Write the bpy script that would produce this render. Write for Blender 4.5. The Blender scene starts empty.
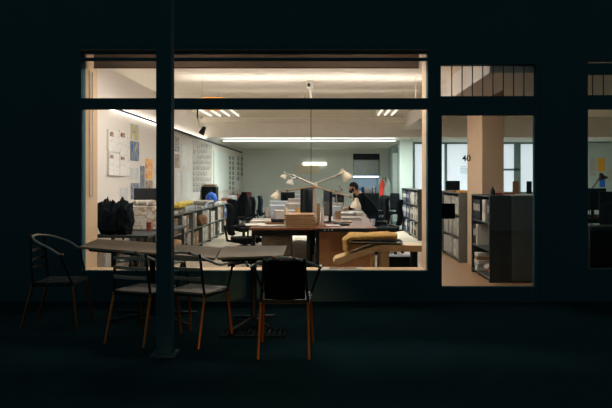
import bpy, bmesh, math, random
from mathutils import Vector, Matrix, noise
random.seed(7)
PI = math.pi
S = bpy.context.scene
C = S.collection
H, F, CX, CY = 1.4, 620.0, 325.0, 181.0      # eye height, focal length in px, vanishing point
def X(px, d): return (px - CX) * d / F
def Z(py, d): return H - (py - CY) * d / F
def P(px, py, d): return Vector((X(px, d), d, Z(py, d)))

# ------------------------------------------------------------------ materials
def lin(c):
    if isinstance(c, str):
        c = [int(c[i:i+2], 16) / 255 for i in (0, 2, 4)]
    return tuple(v / 12.92 if v <= .04045 else ((v + .055) / 1.055) ** 2.4 for v in c) + (1,)
MATS = {}
def mat(name, c, rough=.6, metal=0, c2=None, scale=6, stretch=(1, 1, 1), bump=0, bscale=60, emit=0, spec=.4, kind='noise'):
    if name in MATS: return MATS[name]
    m = bpy.data.materials.new(name); m.use_nodes = True
    nt = m.node_tree; b = nt.nodes['Principled BSDF']
    b.inputs['Roughness'].default_value = rough
    b.inputs['Metallic'].default_value = metal
    b.inputs['Specular IOR Level'].default_value = spec
    col = lin(c)
    tc = nt.nodes.new('ShaderNodeTexCoord'); mp = nt.nodes.new('ShaderNodeMapping')
    mp.inputs['Scale'].default_value = stretch
    nt.links.new(tc.outputs['Object'], mp.inputs['Vector'])
    if kind == 'voronoi':
        t = nt.nodes.new('ShaderNodeTexVoronoi'); t.inputs['Scale'].default_value = scale; out = t.outputs['Color']
        sp = nt.nodes.new('ShaderNodeSeparateColor'); nt.links.new(out, sp.inputs[0]); out = sp.outputs[0]
    elif kind == 'wave':
        t = nt.nodes.new('ShaderNodeTexWave'); t.inputs['Scale'].default_value = scale; t.inputs['Distortion'].default_value = 3; out = t.outputs['Fac']
    else:
        t = nt.nodes.new('ShaderNodeTexNoise'); t.inputs['Scale'].default_value = scale; t.inputs['Detail'].default_value = 4; out = t.outputs['Fac']
    nt.links.new(mp.outputs[0], t.inputs['Vector'])
    r = nt.nodes.new('ShaderNodeValToRGB')
    r.color_ramp.elements[0].position = .3; r.color_ramp.elements[1].position = .7
    r.color_ramp.elements[0].color = col
    r.color_ramp.elements[1].color = lin(c2) if c2 else tuple(min(1, v * 1.1) for v in col[:3]) + (1,)
    nt.links.new(out, r.inputs[0]); nt.links.new(r.outputs[0], b.inputs['Base Color'])
    if bump:
        n2 = nt.nodes.new('ShaderNodeTexNoise'); n2.inputs['Scale'].default_value = bscale
        nt.links.new(mp.outputs[0], n2.inputs['Vector'])
        bp = nt.nodes.new('ShaderNodeBump'); bp.inputs['Strength'].default_value = bump; bp.inputs['Distance'].default_value = .01
        nt.links.new(n2.outputs['Fac'], bp.inputs['Height']); nt.links.new(bp.outputs[0], b.inputs['Normal'])
    if emit:
        b.inputs['Emission Color'].default_value = col; b.inputs['Emission Strength'].default_value = emit
    MATS[name] = m; return m
def print_mat(name, cols, scale=9, seed=0.0):
    """a printed picture: blocks of a few inks"""
    if name in MATS: return MATS[name]
    m = bpy.data.materials.new(name); m.use_nodes = True
    nt = m.node_tree; b = nt.nodes['Principled BSDF']; b.inputs['Roughness'].default_value = .5
    tc = nt.nodes.new('ShaderNodeTexCoord'); mp = nt.nodes.new('ShaderNodeMapping'); mp.inputs['Location'].default_value = (seed, seed * 2, seed * 3)
    n = nt.nodes.new('ShaderNodeTexNoise'); n.inputs['Scale'].default_value = scale; n.inputs['Detail'].default_value = 3
    nt.links.new(tc.outputs['Object'], mp.inputs[0]); nt.links.new(mp.outputs[0], n.inputs['Vector'])
    r = nt.nodes.new('ShaderNodeValToRGB'); r.color_ramp.interpolation = 'CONSTANT'
    k = len(cols)
    while len(r.color_ramp.elements) < k: r.color_ramp.elements.new(.5)
    for i, c in enumerate(cols):
        r.color_ramp.elements[i].position = 0 if i == 0 else .36 + .28 * (i - .5) / (k - 1)
        r.color_ramp.elements[i].color = lin(c)
    nt.links.new(n.outputs['Fac'], r.inputs[0]); nt.links.new(r.outputs[0], b.inputs['Base Color'])
    MATS[name] = m; return m
def glass_mat():
    m = bpy.data.materials.new('window_glass'); m.use_nodes = True
    nt = m.node_tree; nt.nodes.clear()
    o = nt.nodes.new('ShaderNodeOutputMaterial'); mx = nt.nodes.new('ShaderNodeMixShader')
    t = nt.nodes.new('ShaderNodeBsdfTransparent'); t.inputs[0].default_value = (.93, .96, .95, 1)
    g = nt.nodes.new('ShaderNodeBsdfGlossy'); g.inputs['Roughness'].default_value = .01
    f = nt.nodes.new('ShaderNodeFresnel'); f.inputs[0].default_value = 1.35
    nt.links.new(f.outputs[0], mx.inputs[0]); nt.links.new(t.outputs[0], mx.inputs[1]); nt.links.new(g.outputs[0], mx.inputs[2])
    nt.links.new(mx.outputs[0], o.inputs[0]); return m
GLASS = glass_mat()
M = dict(
 facade=mat('dark_painted_steel', '37575f', .75, 0, '3a5a62', 3, spec=.05),
 bar=mat('dark_frame_paint', '37575f', .75, 0, spec=.05),
 blackpaint=mat('black_tube_paint', '1a2224', .5, 0, spec=.2),
 paving=mat('dark_paving', '1d3438', .95, 0, '213a3e', 3, bump=.3, bscale=25, spec=.0),
 grate=mat('cast_iron', '141c1e', .8, 0, spec=.05),
 plaster=mat('white_plaster', 'ddd6cf', .85, 0, 'e0d9d2', 2, spec=.15),
 ceil=mat('ceiling_paint', 'e9dfcf', .85, 0, 'ece3d4', 2, spec=.15),
 backwall=mat('grey_green_paint', 'c8ccc4', .8, 0, 'ccd0c8', 2, spec=.15),
 pier=mat('warm_cream_paint', 'c4a88a', .8, 0, 'c8ad90', 2, spec=.15),
 brownpaint=mat('brown_column_paint', 'a88468', .7, 0, 'b08c70', 3, spec=.2),
 palegreen=mat('pale_green_paint', 'b9c4bd', .8, 0, 'bdc8c1', 2, spec=.15),
 floor=mat('beige_linoleum', 'a89a88', .6, 0, 'b0a291', 3, bump=.02, spec=.12),
 sill=mat('sill_stone', 'c9ab88', .5, 0, 'bfa07c', 12),
 blind=mat('brown_blind_box', '8d7156', .6),
 metalgrey=mat('grey_shelf_metal', '626561', .4, .3, '6a6d69', 5),
 darkmetal=mat('dark_shelf_metal', '303536', .5, .2, '363c3d', 5),
 endpanel=mat('grey_end_panel', '5e625f', .35, .3, '676b68', 2, (1, 1, .3)),
 black=mat('black_plastic', '101315', .5, 0, '15181a', spec=.15),
 blackfab=mat('black_fabric', '0e1012', .95, 0, '15181a', 30, bump=.3, spec=.05),
 navyfab=mat('navy_fabric', '141d28', .95, 0, '1b2632', 30, bump=.3, spec=.05),
 chrome=mat('brushed_chrome', 'b4b2ac', .25, .9),
 alu=mat('brushed_aluminium', 'b9b4aa', .35, .8),
 copper=mat('copper_brown_tube', 'd8803c', .28, .9, 'c87030', 12),
 rail=mat('rail_aluminium', 'd0c2b2', .35, .1),
 slat=mat('pale_slat', 'b4a08e', .4, .1),
 tabletop=mat('grey_brown_tabletop', 'b6967a', .6, 0, 'be9e80', 2, (1, 1, 1), spec=.08),
 deskwood=mat('red_brown_desk_wood', '5e3a26', .5, 0, '6c442e', 4, (1, 6, 1), spec=.06),
 panelwood=mat('tan_wood_panel', '7a5230', .5, 0, '855a36', 2, (8, 1, 1)),
 plywood=mat('birch_plywood', 'bf9c70', .5, 0, 'c9a87c', 3, (1, 8, 8)),
 card=mat('brown_cardboard', '86684a', .8, 0, '937454', 8),
 paper=mat('white_paper', 'c2bab0', .85, 0, 'b2aaa0', 12),
 paperblue=mat('bluish_paper', 'b6c0ca', .8, 0, 'c2cad0', 12),
 cream=mat('cream_enamel', 'cbbda6', .35, 0, 'd0c3ad'),
 yellow=mat('yellow_paper', 'e6c84a', .7, 0, 'ecd25c'),
 blue=mat('blue_plastic', '1f5fc8', .35, 0, '2a6ad4'),
 red=mat('red_cloth', 'b4301e', .85, 0, 'be3a26', 20),
 greycloth=mat('grey_cloth', '7c827e', .9, 0, '888e8a', 20, bump=.2),
 orange=mat('orange_card', 'e09a2a', .7, 0, 'e6a636'),
 fur=mat('tan_sheepskin', '9c7842', .95, 0, 'bd9a62', 40, bump=1, bscale=90, spec=.1),
 skin=mat('skin', 'b98468', .55, 0, 'c08c70'),
 hair=mat('black_hair', '15110f', .8, 0, '1c1714', 40, bump=.3),
 steel=mat('stainless_steel', '6d706c', .3, .6, '787b76', 3, (1, 1, 6)),
 kitchen=mat('dark_kitchen_front', '181e20', .5, 0, spec=.15),
 splash=mat('pale_splashback', 'a9bcc4', .4),
 winframe=mat('grey_window_frame', '6f8280', .4),
 bind_grey=mat('grey_binder', '9a968c', .6, 0), bind_dark=mat('dark_binder', '1c1f21', .6, 0, spec=.15),
 bind_white=mat('white_binder', 'b8b2a6', .6, 0), bind_brown=mat('brown_binder', '8a6442', .6, 0),
 bind_blue=mat('blue_binder', '2a3f6e', .6, 0), bind_red=mat('red_binder', '8a3a2c', .6, 0),
 screen=mat('dark_screen', '14181c', .15, 0),
 tube=mat('fluorescent_tube', 'fff8f2', .4, emit=1.3),
 led_warm=mat('warm_led_strip', 'fff4ea', .4, emit=3.5),
 led_fill=mat('fill_strip_lower', 'fff3ee', .4, emit=40), led_fill_up=mat('fill_strip_upper', 'fff3ee', .4, emit=28),
 led_up=mat('added_uplight', 'fff4ea', .4, emit=8),
 led_front=mat('added_warm_panel', 'fff2ea', .4, emit=46),
 led_cool=mat('cool_led_strip', 'f4faf8', .4, emit=13),
 led_right=mat('added_cool_strip', 'e6fbf2', .4, emit=15),
 led_cool2=mat('added_cool_panel', 'f4faf8', .4, emit=150),
 led_kitchen=mat('blue_white_led_strip', 'd6e2ff', .4, emit=10),
 led_back=mat('white_light_bar', 'fff6ea', .4, emit=3.0),
 frost=mat('lit_frosted_glazing', 'dfe6f0', .5, emit=.72),
)

ordin = ['first', 'second', 'third', 'fourth', 'fifth', 'sixth', 'seventh', 'eighth', 'ninth', 'tenth', 'eleventh', 'twelfth', 'thirteenth', 'fourteenth']
# ------------------------------------------------------------------ mesh builder
class MB:
    def __init__(s): s.v = []; s.f = []; s.m = []; s.cur = 0
    def add(s, vs, fs):
        o = len(s.v); s.v += [Vector(v) for v in vs]; s.f += [[i + o for i in f] for f in fs]; s.m += [s.cur] * len(fs); return s
    def box(s, x0, y0, z0, x1, y1, z1, R=None):
        x0, x1 = min(x0, x1), max(x0, x1); y0, y1 = min(y0, y1), max(y0, y1); z0, z1 = min(z0, z1), max(z0, z1)
        vs = [(x, y, z) for z in (z0, z1) for y in (y0, y1) for x in (x0, x1)]
        if R is not None: vs = [R @ Vector(v) for v in vs]
        return s.add(vs, [(0, 2, 3, 1), (4, 5, 7, 6), (0, 1, 5, 4), (2, 6, 7, 3), (0, 4, 6, 2), (1, 3, 7, 5)])
    def rbox(s, x0, y0, z0, x1, y1, z1, b=.01, R=None):
        """box with chamfered vertical and horizontal edges"""
        bm = bmesh.new(); bmesh.ops.create_cube(bm, size=1)
        for v in bm.verts:
            v.co = Vector(((x0 + x1) / 2 + v.co.x * (x1 - x0), (y0 + y1) / 2 + v.co.y * (y1 - y0), (z0 + z1) / 2 + v.co.z * (z1 - z0)))
        bmesh.ops.bevel(bm, geom=bm.edges[:], offset=b, segments=2, profile=.6, affect='EDGES')
        if R is not None:
            for v in bm.verts: v.co = R @ v.co
        bm.verts.index_update()
        s.add([v.co.copy() for v in bm.verts], [[v.index for v in f.verts] for f in bm.faces]); bm.free(); return s
    def tube(s, pts, r, n=8, cap=True):
        pts = [Vector(p) for p in pts]; rs = r if isinstance(r, (list, tuple)) else [r] * len(pts)
        o = []; u = None
        for i, p in enumerate(pts):
            t = (pts[min(i + 1, len(pts) - 1)] - pts[max(i - 1, 0)]).normalized()
            if u is None:
                u = t.orthogonal().normalized()
            else:
                u = (u - t * u.dot(t)); u = u.normalized() if u.length > 1e-6 else t.orthogonal().normalized()
            w = t.cross(u)
            o += [p + (u * math.cos(a) + w * math.sin(a)) * rs[i] for a in [2 * PI * k / n for k in range(n)]]
        fs = [(i * n + k, i * n + (k + 1) % n, (i + 1) * n + (k + 1) % n, (i + 1) * n + k) for i in range(len(pts) - 1) for k in range(n)]
        if cap: fs += [tuple(range(n))[::-1], tuple(range((len(pts) - 1) * n, len(pts) * n))]
        return s.add(o, fs)
    def cyl(s, c, r, h, n=16, r2=None):
        return s.tube([c, Vector(c) + Vector((0, 0, h))], [r, r if r2 is None else r2], n)
    def lathe(s, prof, c=(0, 0, 0), n=16, R=None):
        vs = []
        for (r, z) in prof:
            for k in range(n):
                v = Vector((r * math.cos(2 * PI * k / n), r * math.sin(2 * PI * k / n), z))
                if R is not None: v = R @ v
                vs.append(v + Vector(c))
        fs = [(i * n + k, i * n + (k + 1) % n, (i + 1) * n + (k + 1) % n, (i + 1) * n + k) for i in range(len(prof) - 1) for k in range(n)]
        return s.add(vs, fs)
    def blob(s, c, r, sub=2, amp=0.0, freq=4, seed=0):
        bm = bmesh.new(); bmesh.ops.create_icosphere(bm, subdivisions=sub, radius=1); bm.verts.index_update()
        vs = []
        for v in bm.verts:
            k = 1 + amp * noise.noise(v.co * freq + Vector((seed, seed, seed)))
            vs.append(Vector((c[0] + v.co.x * r[0] * k, c[1] + v.co.y * r[1] * k, c[2] + v.co.z * r[2] * k)))
        s.add(vs, [[v.index for v in f.verts] for f in bm.faces]); bm.free(); return s
    def prism(s, poly, z0, z1):
        n = len(poly)
        vs = [(x, y, z0) for x, y in poly] + [(x, y, z1) for x, y in poly]
        return s.add(vs, [tuple(range(n))[::-1], tuple(range(n, 2 * n))] + [(i, (i + 1) % n, n + (i + 1) % n, n + i) for i in range(n)])
    def prism_xz(s, poly, y0, y1):
        n = len(poly)
        vs = [(x, y0, z) for x, z in poly] + [(x, y1, z) for x, z in poly]
        return s.add(vs, [tuple(range(n)), tuple(range(n, 2 * n))[::-1]] + [(i, n + i, n + (i + 1) % n, (i + 1) % n) for i in range(n)])
    def build(s, name, m, parent=None, smooth=False, loc=None, rz=0, bevel=0):
        me = bpy.data.meshes.new(name); me.from_pydata([tuple(v) for v in s.v], [], s.f); me.validate()
        for mm in (m if isinstance(m, (list, tuple)) else [m]): me.materials.append(M[mm] if isinstance(mm, str) else mm)
        if len(me.polygons) == len(s.m):
            for p, i in zip(me.polygons, s.m): p.material_index = i
        bm = bmesh.new(); bm.from_mesh(me); bmesh.ops.recalc_face_normals(bm, faces=bm.faces); bm.to_mesh(me); bm.free()
        o = bpy.data.objects.new(name, me); C.objects.link(o)
        if smooth:
            for p in me.polygons: p.use_smooth = True
            try: me.set_sharp_from_angle(angle=math.radians(40))
            except Exception: pass
        if bevel:
            b = o.modifiers.new('bevel', 'BEVEL'); b.width = bevel; b.segments = 2; b.limit_method = 'ANGLE'
        if parent is not None: o.parent = parent
        if loc is not None: o.location = loc; o.rotation_euler = (0, 0, rz)
        return o
def box(*a): return MB().box(*a)
def rbox(*a, **k): return MB().rbox(*a, **k)
def tag(o, label, cat, group=None, kind=None):
    o['label'] = label
    if cat: o['category'] = cat
    if group: o['group'] = group
    if kind: o['kind'] = kind
    return o
def thing(name, label, cat, loc=(0, 0, 0), rz=0, group=None):
    o = bpy.data.objects.new(name, None); C.objects.link(o); o.empty_display_size = .1
    o.location = loc; o.rotation_euler = (0, 0, rz); return tag(o, label, cat, group)
def struct(o): o['kind'] = 'structure'; return o
def dup(root, loc=None, rz=None, label=None, group=None, scale=None):
    def cp(o, par):
        c = o.copy(); C.objects.link(c)
        if par is not None: c.parent = par
        for ch in list(o.children): cp(ch, c)
        return c
    r = cp(root, None)
    if loc is not None: r.location = loc
    if rz is not None: r.rotation_euler = (0, 0, rz)
    if label: r['label'] = label
    if group: r['group'] = group
    if scale: r.scale = scale
    return r

# ------------------------------------------------------------------ setting: facade and room shell
D0 = 7.2
def fx(px): return X(px, D0)
def fz(py): return Z(py, D0)
WL, WR = fx(81), fx(428)
HEAD, SILL = fz(61), fz(272)
def slab(x0, x1, z0, z1, mb, y0=D0, y1=D0 + .14): mb.box(x0, y0, z0, x1, y1, z1)
w = MB()
DL, DR = fx(437), fx(540)          # door leaf
RL, RR = fx(588), fx(588) + 1.5    # window at the right
slab(-7, 8, fz(47), 4.6, w)                              # above everything
slab(-7, WL, 0, fz(47), w)
slab(WL, WR, 0, SILL, w)
slab(WR, DL, 0, fz(47), w)
slab(DR, RL, 0, fz(47), w)
slab(RR, 8, 0, fz(47), w)
slab(DL, DR, fz(64), fz(47), w)
slab(RL, RR, fz(60), fz(47), w)
slab(RL, RR, 0, fz(270), w)
struct(w.build('wall_front', 'facade'))
# window 1: four panes, slim slot at the head
w = MB(); y0, y1 = D0 + .002, D0 + .085
w.box(WL, y0, fz(109), WR, y1, fz(98))
w.box(WL, y0, fz(60), WR, y1, fz(57.5))
w.box(WL, y0, fz(53), WR, y1, fz(47))
w.box(fx(159), y0 + .004, SILL, fx(168), y1 - .004, fz(53))
w.box(WL, y0, SILL, WR, y1, SILL + .012)
win1 = struct(w.build('window_1', 'bar', bevel=.008))
for a, b in ((WL, fx(159)), (fx(168), WR)):
    for c, d in ((SILL + .012, fz(109)), (fz(98), fz(60)), (fz(57.5), fz(53))):
        box(a, D0 + .045, c, b, D0 + .051, d).build('pane', GLASS, win1)
struct(box(WL, D0 - .03, fz(51.2), WR, D0, fz(49.6)).build('trim_1', mat('trim_metal', '6c5c4e', .5, .5)))
# door 1: leaf with one tall pane and a barred light over it
w = MB(); a, b = fx(442), fx(535)
w.box(DL, y0, 0, a, y1, fz(103)); w.box(b, y0, 0, DR, y1, fz(103))
w.box(a, y0, 0, b, y1, fz(287)); w.box(a, y0, fz(115), b, y1, fz(103))
door = struct(w.build('door_1', 'bar', bevel=.006))
box(a, D0 + .045, fz(287), b, D0 + .051, fz(115)).build('pane', GLASS, door)
MB().rbox(fx(441.5), D0 + .02, fz(219), fx(455.5), D0 + .044, fz(203.5), b=.004).build('lock_case', 'black', door)
MB().tube([(fx(445), D0 + .02, fz(210)), (fx(445), D0 - .03, fz(210)), (fx(453), D0 - .03, fz(210))], .008, 8).build('door_handle', 'black', door, smooth=True)
w = MB(); w.box(DL, y0, fz(103), DR, y1, fz(96)); w.box(DL, y0, fz(96), fx(441), y1, fz(64)); w.box(fx(536), y0, fz(96), DR, y1, fz(64))
win2 = struct(w.build('window_2', 'bar', bevel=.006))
box(fx(441), D0 + .06, fz(96), fx(536), D0 + .066, fz(64)).build('pane', GLASS, win2)
for k in range(9):
    x = fx(452.3 + k * 10.35)
    MB().tube([(x, D0 + .03, fz(96)), (x, D0 + .03, fz(64))], .0065, 8).build('bar', 'bar', win2, smooth=True)
# window 3 at the right edge
w = MB(); w.box(RL, y0, fz(109), RR, y1, fz(95)); w.box(RL, y0, fz(74), RR, y1, fz(63)); w.box(RL, y0, fz(270), RR, y1, fz(269))
win3 = struct(w.build('window_3', 'bar', bevel=.006))
for c, d in ((fz(269), fz(109)), (fz(95), fz(74)), (fz(63), fz(60))):
    box(RL, D0 + .045, c, RR, D0 + .051, d).build('pane', GLASS, win3)
for k in range(12):
    x = fx(593.7 + k * 10.8)
    if x < RR: MB().tube([(x, D0 + .03, fz(95)), (x, D0 + .03, fz(74))], .0065, 8).build('bar', 'bar', win3, smooth=True)
# house number and small lettering on the door glass
def text(body, size, loc, m, name, parent=None):
    cu = bpy.data.curves.new(name, 'FONT'); cu.body = body; cu.size = size; cu.extrude = .0006; cu.offset = .0022; cu.align_x = 'CENTER'
    t = bpy.data.objects.new(name + '_tmp', cu); C.objects.link(t)
    bpy.context.view_layer.update()
    me = bpy.data.meshes.new_from_object(t.evaluated_get(bpy.context.evaluated_depsgraph_get()))
    bpy.data.objects.remove(t)
    me.materials.append(M[m] if isinstance(m, str) else m)
    o = bpy.data.objects.new(name, me); C.objects.link(o); o.location = loc; o.rotation_euler = (PI / 2, 0, 0)
    if parent: o.parent = parent
    return o
text('40', .1, (fx(467.3), D0 + .0435, fz(161)), 'black', 'house_number', door)
lt = MB()
for i, (wd) in enumerate((.07, .10, .085, .10)):
    lt.box(fx(461), D0 + .0425, fz(166.5 + i * 2), fx(461) + wd, D0 + .0445, fz(167 + i * 2))
lt.build('small_lettering', mat('grey_lettering', '8b8b88', .6), door)
# outdoor ground, kerb of the building
struct(box(-9, -3, -.1, 9, D0, 0).build('pavement', 'paving'))
# room shell
YB, XL, XR, ZC, ZLOW = 23.0, -3.05, 11.5, 3.0, 2.6
struct(box(XL - .2, D0 + .14, -.1, XR, YB + 1.2, 0).build('floor', 'floor'))
struct(box(1.42, D0 + .14, 0, XR - .1, 13.2, .003).build('floor_wood', mat('brown_wood_floor', '8f6d4c', .45, 0, '987656', 3, (1, 8, 1))))
struct(box(XL - .2, D0 + .14, -.0, XL, YB + 1.2, ZC).build('wall_left', 'plaster'))
struct(box(XL - .2, D0 + .14, ZC, XR, 15.5, ZC + .12).build('ceiling', 'ceil'))
struct(box(XL, 15.5, 2.5, XR, 15.85, ZC + .12).build('trim_2', mat('white_beam_paint', 'f0e9df', .85)))
struct(box(XL, 15.85, ZLOW, XR, YB + 1.2, ZLOW + .1).build('trim_3', mat('low_ceiling_paint', 'e0e5de', .85)))
struct(box(XL, 14.9, fz(0) * 0 + 2.82, 1.95, 15.06, 2.9).build('trim_4', 'ceil'))
struct(box(1.95, D0 + .14, 2.68, 2.5, 15.5, ZC).build('trim_5', 'plaster'))
w = MB(); w.box(XL, YB, 0, 1.04, YB + .15, ZLOW); struct(w.build('wall_back', 'backwall'))
struct(box(.92, YB + 1.0, 0, 2.35, YB + 1.15, ZLOW).build('wall_niche', 'backwall'))
struct(box(1.04, YB, 2.42, 2.04, YB + .15, ZLOW).build('wall_niche_head', 'backwall'))
struct(box(.92, YB + .15, 0, 1.04, YB + 1, ZLOW).build('wall_niche_left', 'backwall'))
struct(box(2.04, YB, 0, 2.35, YB + 1, ZLOW).build('wall_niche_right', 'palegreen'))
struct(box(XR - .1, D0 + .14, 0, XR, 19, ZC).build('wall_right', 'plaster'))
struct(box(XL, 8.4, 0, XL + .015, YB, .08).build('baseboard_left', 'metalgrey'))
# reveals of the big window
struct(box(XL, D0 + .14, 0, WL, D0 + .52, ZC).build('trim_6', 'pier'))
struct(box(WR, D0 + .14, 0, fx(441), D0 + .45, ZC).build('trim_7', 'pier'))
struct(box(WL, D0 + .14, 0, WR, D0 + .2, SILL - .03).box(WL, D0 + .14, SILL - .03, WR, D0 + .4, SILL).build('trim_8', 'sill'))
struct(box(fx(441), D0 + .085, .0, fx(441) + .02, D0 + .14, fz(115)).build('trim_9', 'pier'))
# columns
struct(MB().rbox(2.42, 9.56, 0, 2.76, 10.55, ZC, b=.012).build('column', 'pier'))
struct(MB().rbox(X(400, 18), 18.0, 0, X(413, 18), 18.4, ZLOW, b=.02).build('column', 'palegreen'))
# glazed back wall on the right, lit frosted panels in grey frames
YW = 19.0
w = MB(); w.box(X(413, YW), YW, 0, 8.0, YW + .12, 1.02); w.box(X(413, YW), YW, 2.57, XR, YW + .12, ZLOW + .02); w.box(8.0, YW, 0, XR, YW + .12, ZLOW)
struct(w.build('wall_far', 'palegreen'))
wx = [X(413.5, YW), 3.05, 3.7, 4.5, 5.22, 5.95, 6.7, 7.35, 8.0]
for i in range(8):
    a, b = wx[i], wx[i + 1]; w = MB()
    w.box(a, YW - .02, 1.02, a + .04, YW + .06, 2.57); w.box(b - .04, YW - .02, 1.02, b, YW + .06, 2.57)
    w.box(a, YW - .02, 1.02, b, YW + .06, 1.07); w.box(a, YW - .02, 2.53, b, YW + .06, 2.57)
    if i in (4,): w.box(a, YW - .03, 1.72, b, YW + .06, 1.78); w.box(b - .16, YW - .03, 1.02, b, YW + .06, 2.57)
    o = struct(w.build('window_%d' % (i + 4), 'winframe'))
    box(a + .04, YW + .02, 1.07, b - .04, YW + .03, 2.53).build('pane', 'frost', o)
# glass door beside the green column
w = MB(); a, b = X(391, 20), X(399, 20)
w.box(a, 20, 0, a + .05, 20.06, 2.35); w.box(b - .04, 20, 0, b, 20.06, 2.35); w.box(a, 20, 2.3, b, 20.06, 2.5); w.box(a, 20, 0, b, 20.06, .1)
o = struct(w.build('door_2', 'winframe')); box(a + .05, 20.02, .1, b - .04, 20.035, 2.3).build('pane', mat('pale_door_glazing', 'c8d6d0', .3), o)
struct(box(2.35, 20.1, 0, 2.7, 23.6, ZLOW).build('wall_side', 'palegreen'))

# ------------------------------------------------------------------ outdoors: post, tables, chairs
t = thing('awning_post', 'dark square post standing on the pavement before the shop window', 'post', (X(163.5, 4.95), 4.95, 0))
MB().rbox(-.06, -.0, .02, .06, .11, 3.95, b=.004).build('post', 'bar', t)
MB().rbox(-.1, -.045, 0, .1, .155, .02, b=.004).build('base_plate', 'bar', t)
MB().rbox(-.04, .115, 3.85, .04, 2.245, 3.93, b=.005).build('bracket_arm', 'bar', t)
g = MB(); gx, gy = -.95, 5.55
g.box(gx, gy, .002, gx + .6, gy + .02, .012); g.box(gx, gy + .26, .002, gx + .6, gy + .28, .012)
for k in range(13): g.box(gx + k * .0475, gy, .002, gx + .02 + k * .0475, gy + .28, .012)
tag(g.build('floor_grate', 'grate'), 'dark iron grate lying in the pavement under the small table', 'grate')

def quad_table(name, label, cs, th=.022):
    c = sum(cs, Vector()) / 4; t = thing(name, label, 'table', (c.x, c.y, 0), 0)
    loc = [v - Vector((c.x, c.y, 0)) for v in cs]
    top = MB(); dn = Vector((0, 0, -th))
    top.add(loc + [v + dn for v in loc], [(0, 1, 2, 3), (7, 6, 5, 4), (0, 4, 5, 1), (1, 5, 6, 2), (2, 6, 7, 3), (3, 7, 4, 0)])
    top.build('tabletop', 'tabletop', t, bevel=.004)
    ctr = Vector((0, 0, 0)); zc = sum(v.z for v in loc) / 4 - th
    MB().tube([(0, 0, .05), (0, 0, zc - .02)], .03, 12).build('pedestal', 'blackpaint', t, smooth=True)
    f = MB()
    for v in loc:
        e = Vector((v.x * .62, v.y * .62, 0)); f.tube([(0, 0, .07), (e.x, e.y, .02)], [.022, .014], 8)
    f.build('foot', 'blackpaint', t, smooth=True)
    r = MB()
    for i in range(4):
        a, b = loc[i] * .86, loc[(i + 1) % 4] * .86; a.z = loc[i].z * .86 + .14 * (zc + th) - th - .014; b.z = loc[(i + 1) % 4].z * .86 + .14 * (zc + th) - th - .014
        r.tube([a, b], .012, 6)
    r.build('under_frame', 'blackpaint', t)
    return t
def PZ(px, py, z):
    d = (H - z) * F / (py - CY); return Vector((X(px, d), d, z))
quad_table('bistro_table', 'long grey-brown outdoor table top reaching from the window edge past the post', [PZ(79, 246.5, .77), PZ(215, 258, .69), PZ(221.6, 247.4, .69), PZ(97.5, 238.6, .77)])
quad_table('bistro_table', 'small square grey-brown outdoor table in front of the dark armchair', [PZ(217.3, 257.6, .72), PZ(283, 255.4, .72), PZ(287, 245.4, .72), PZ(225, 246.2, .72)])

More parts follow.
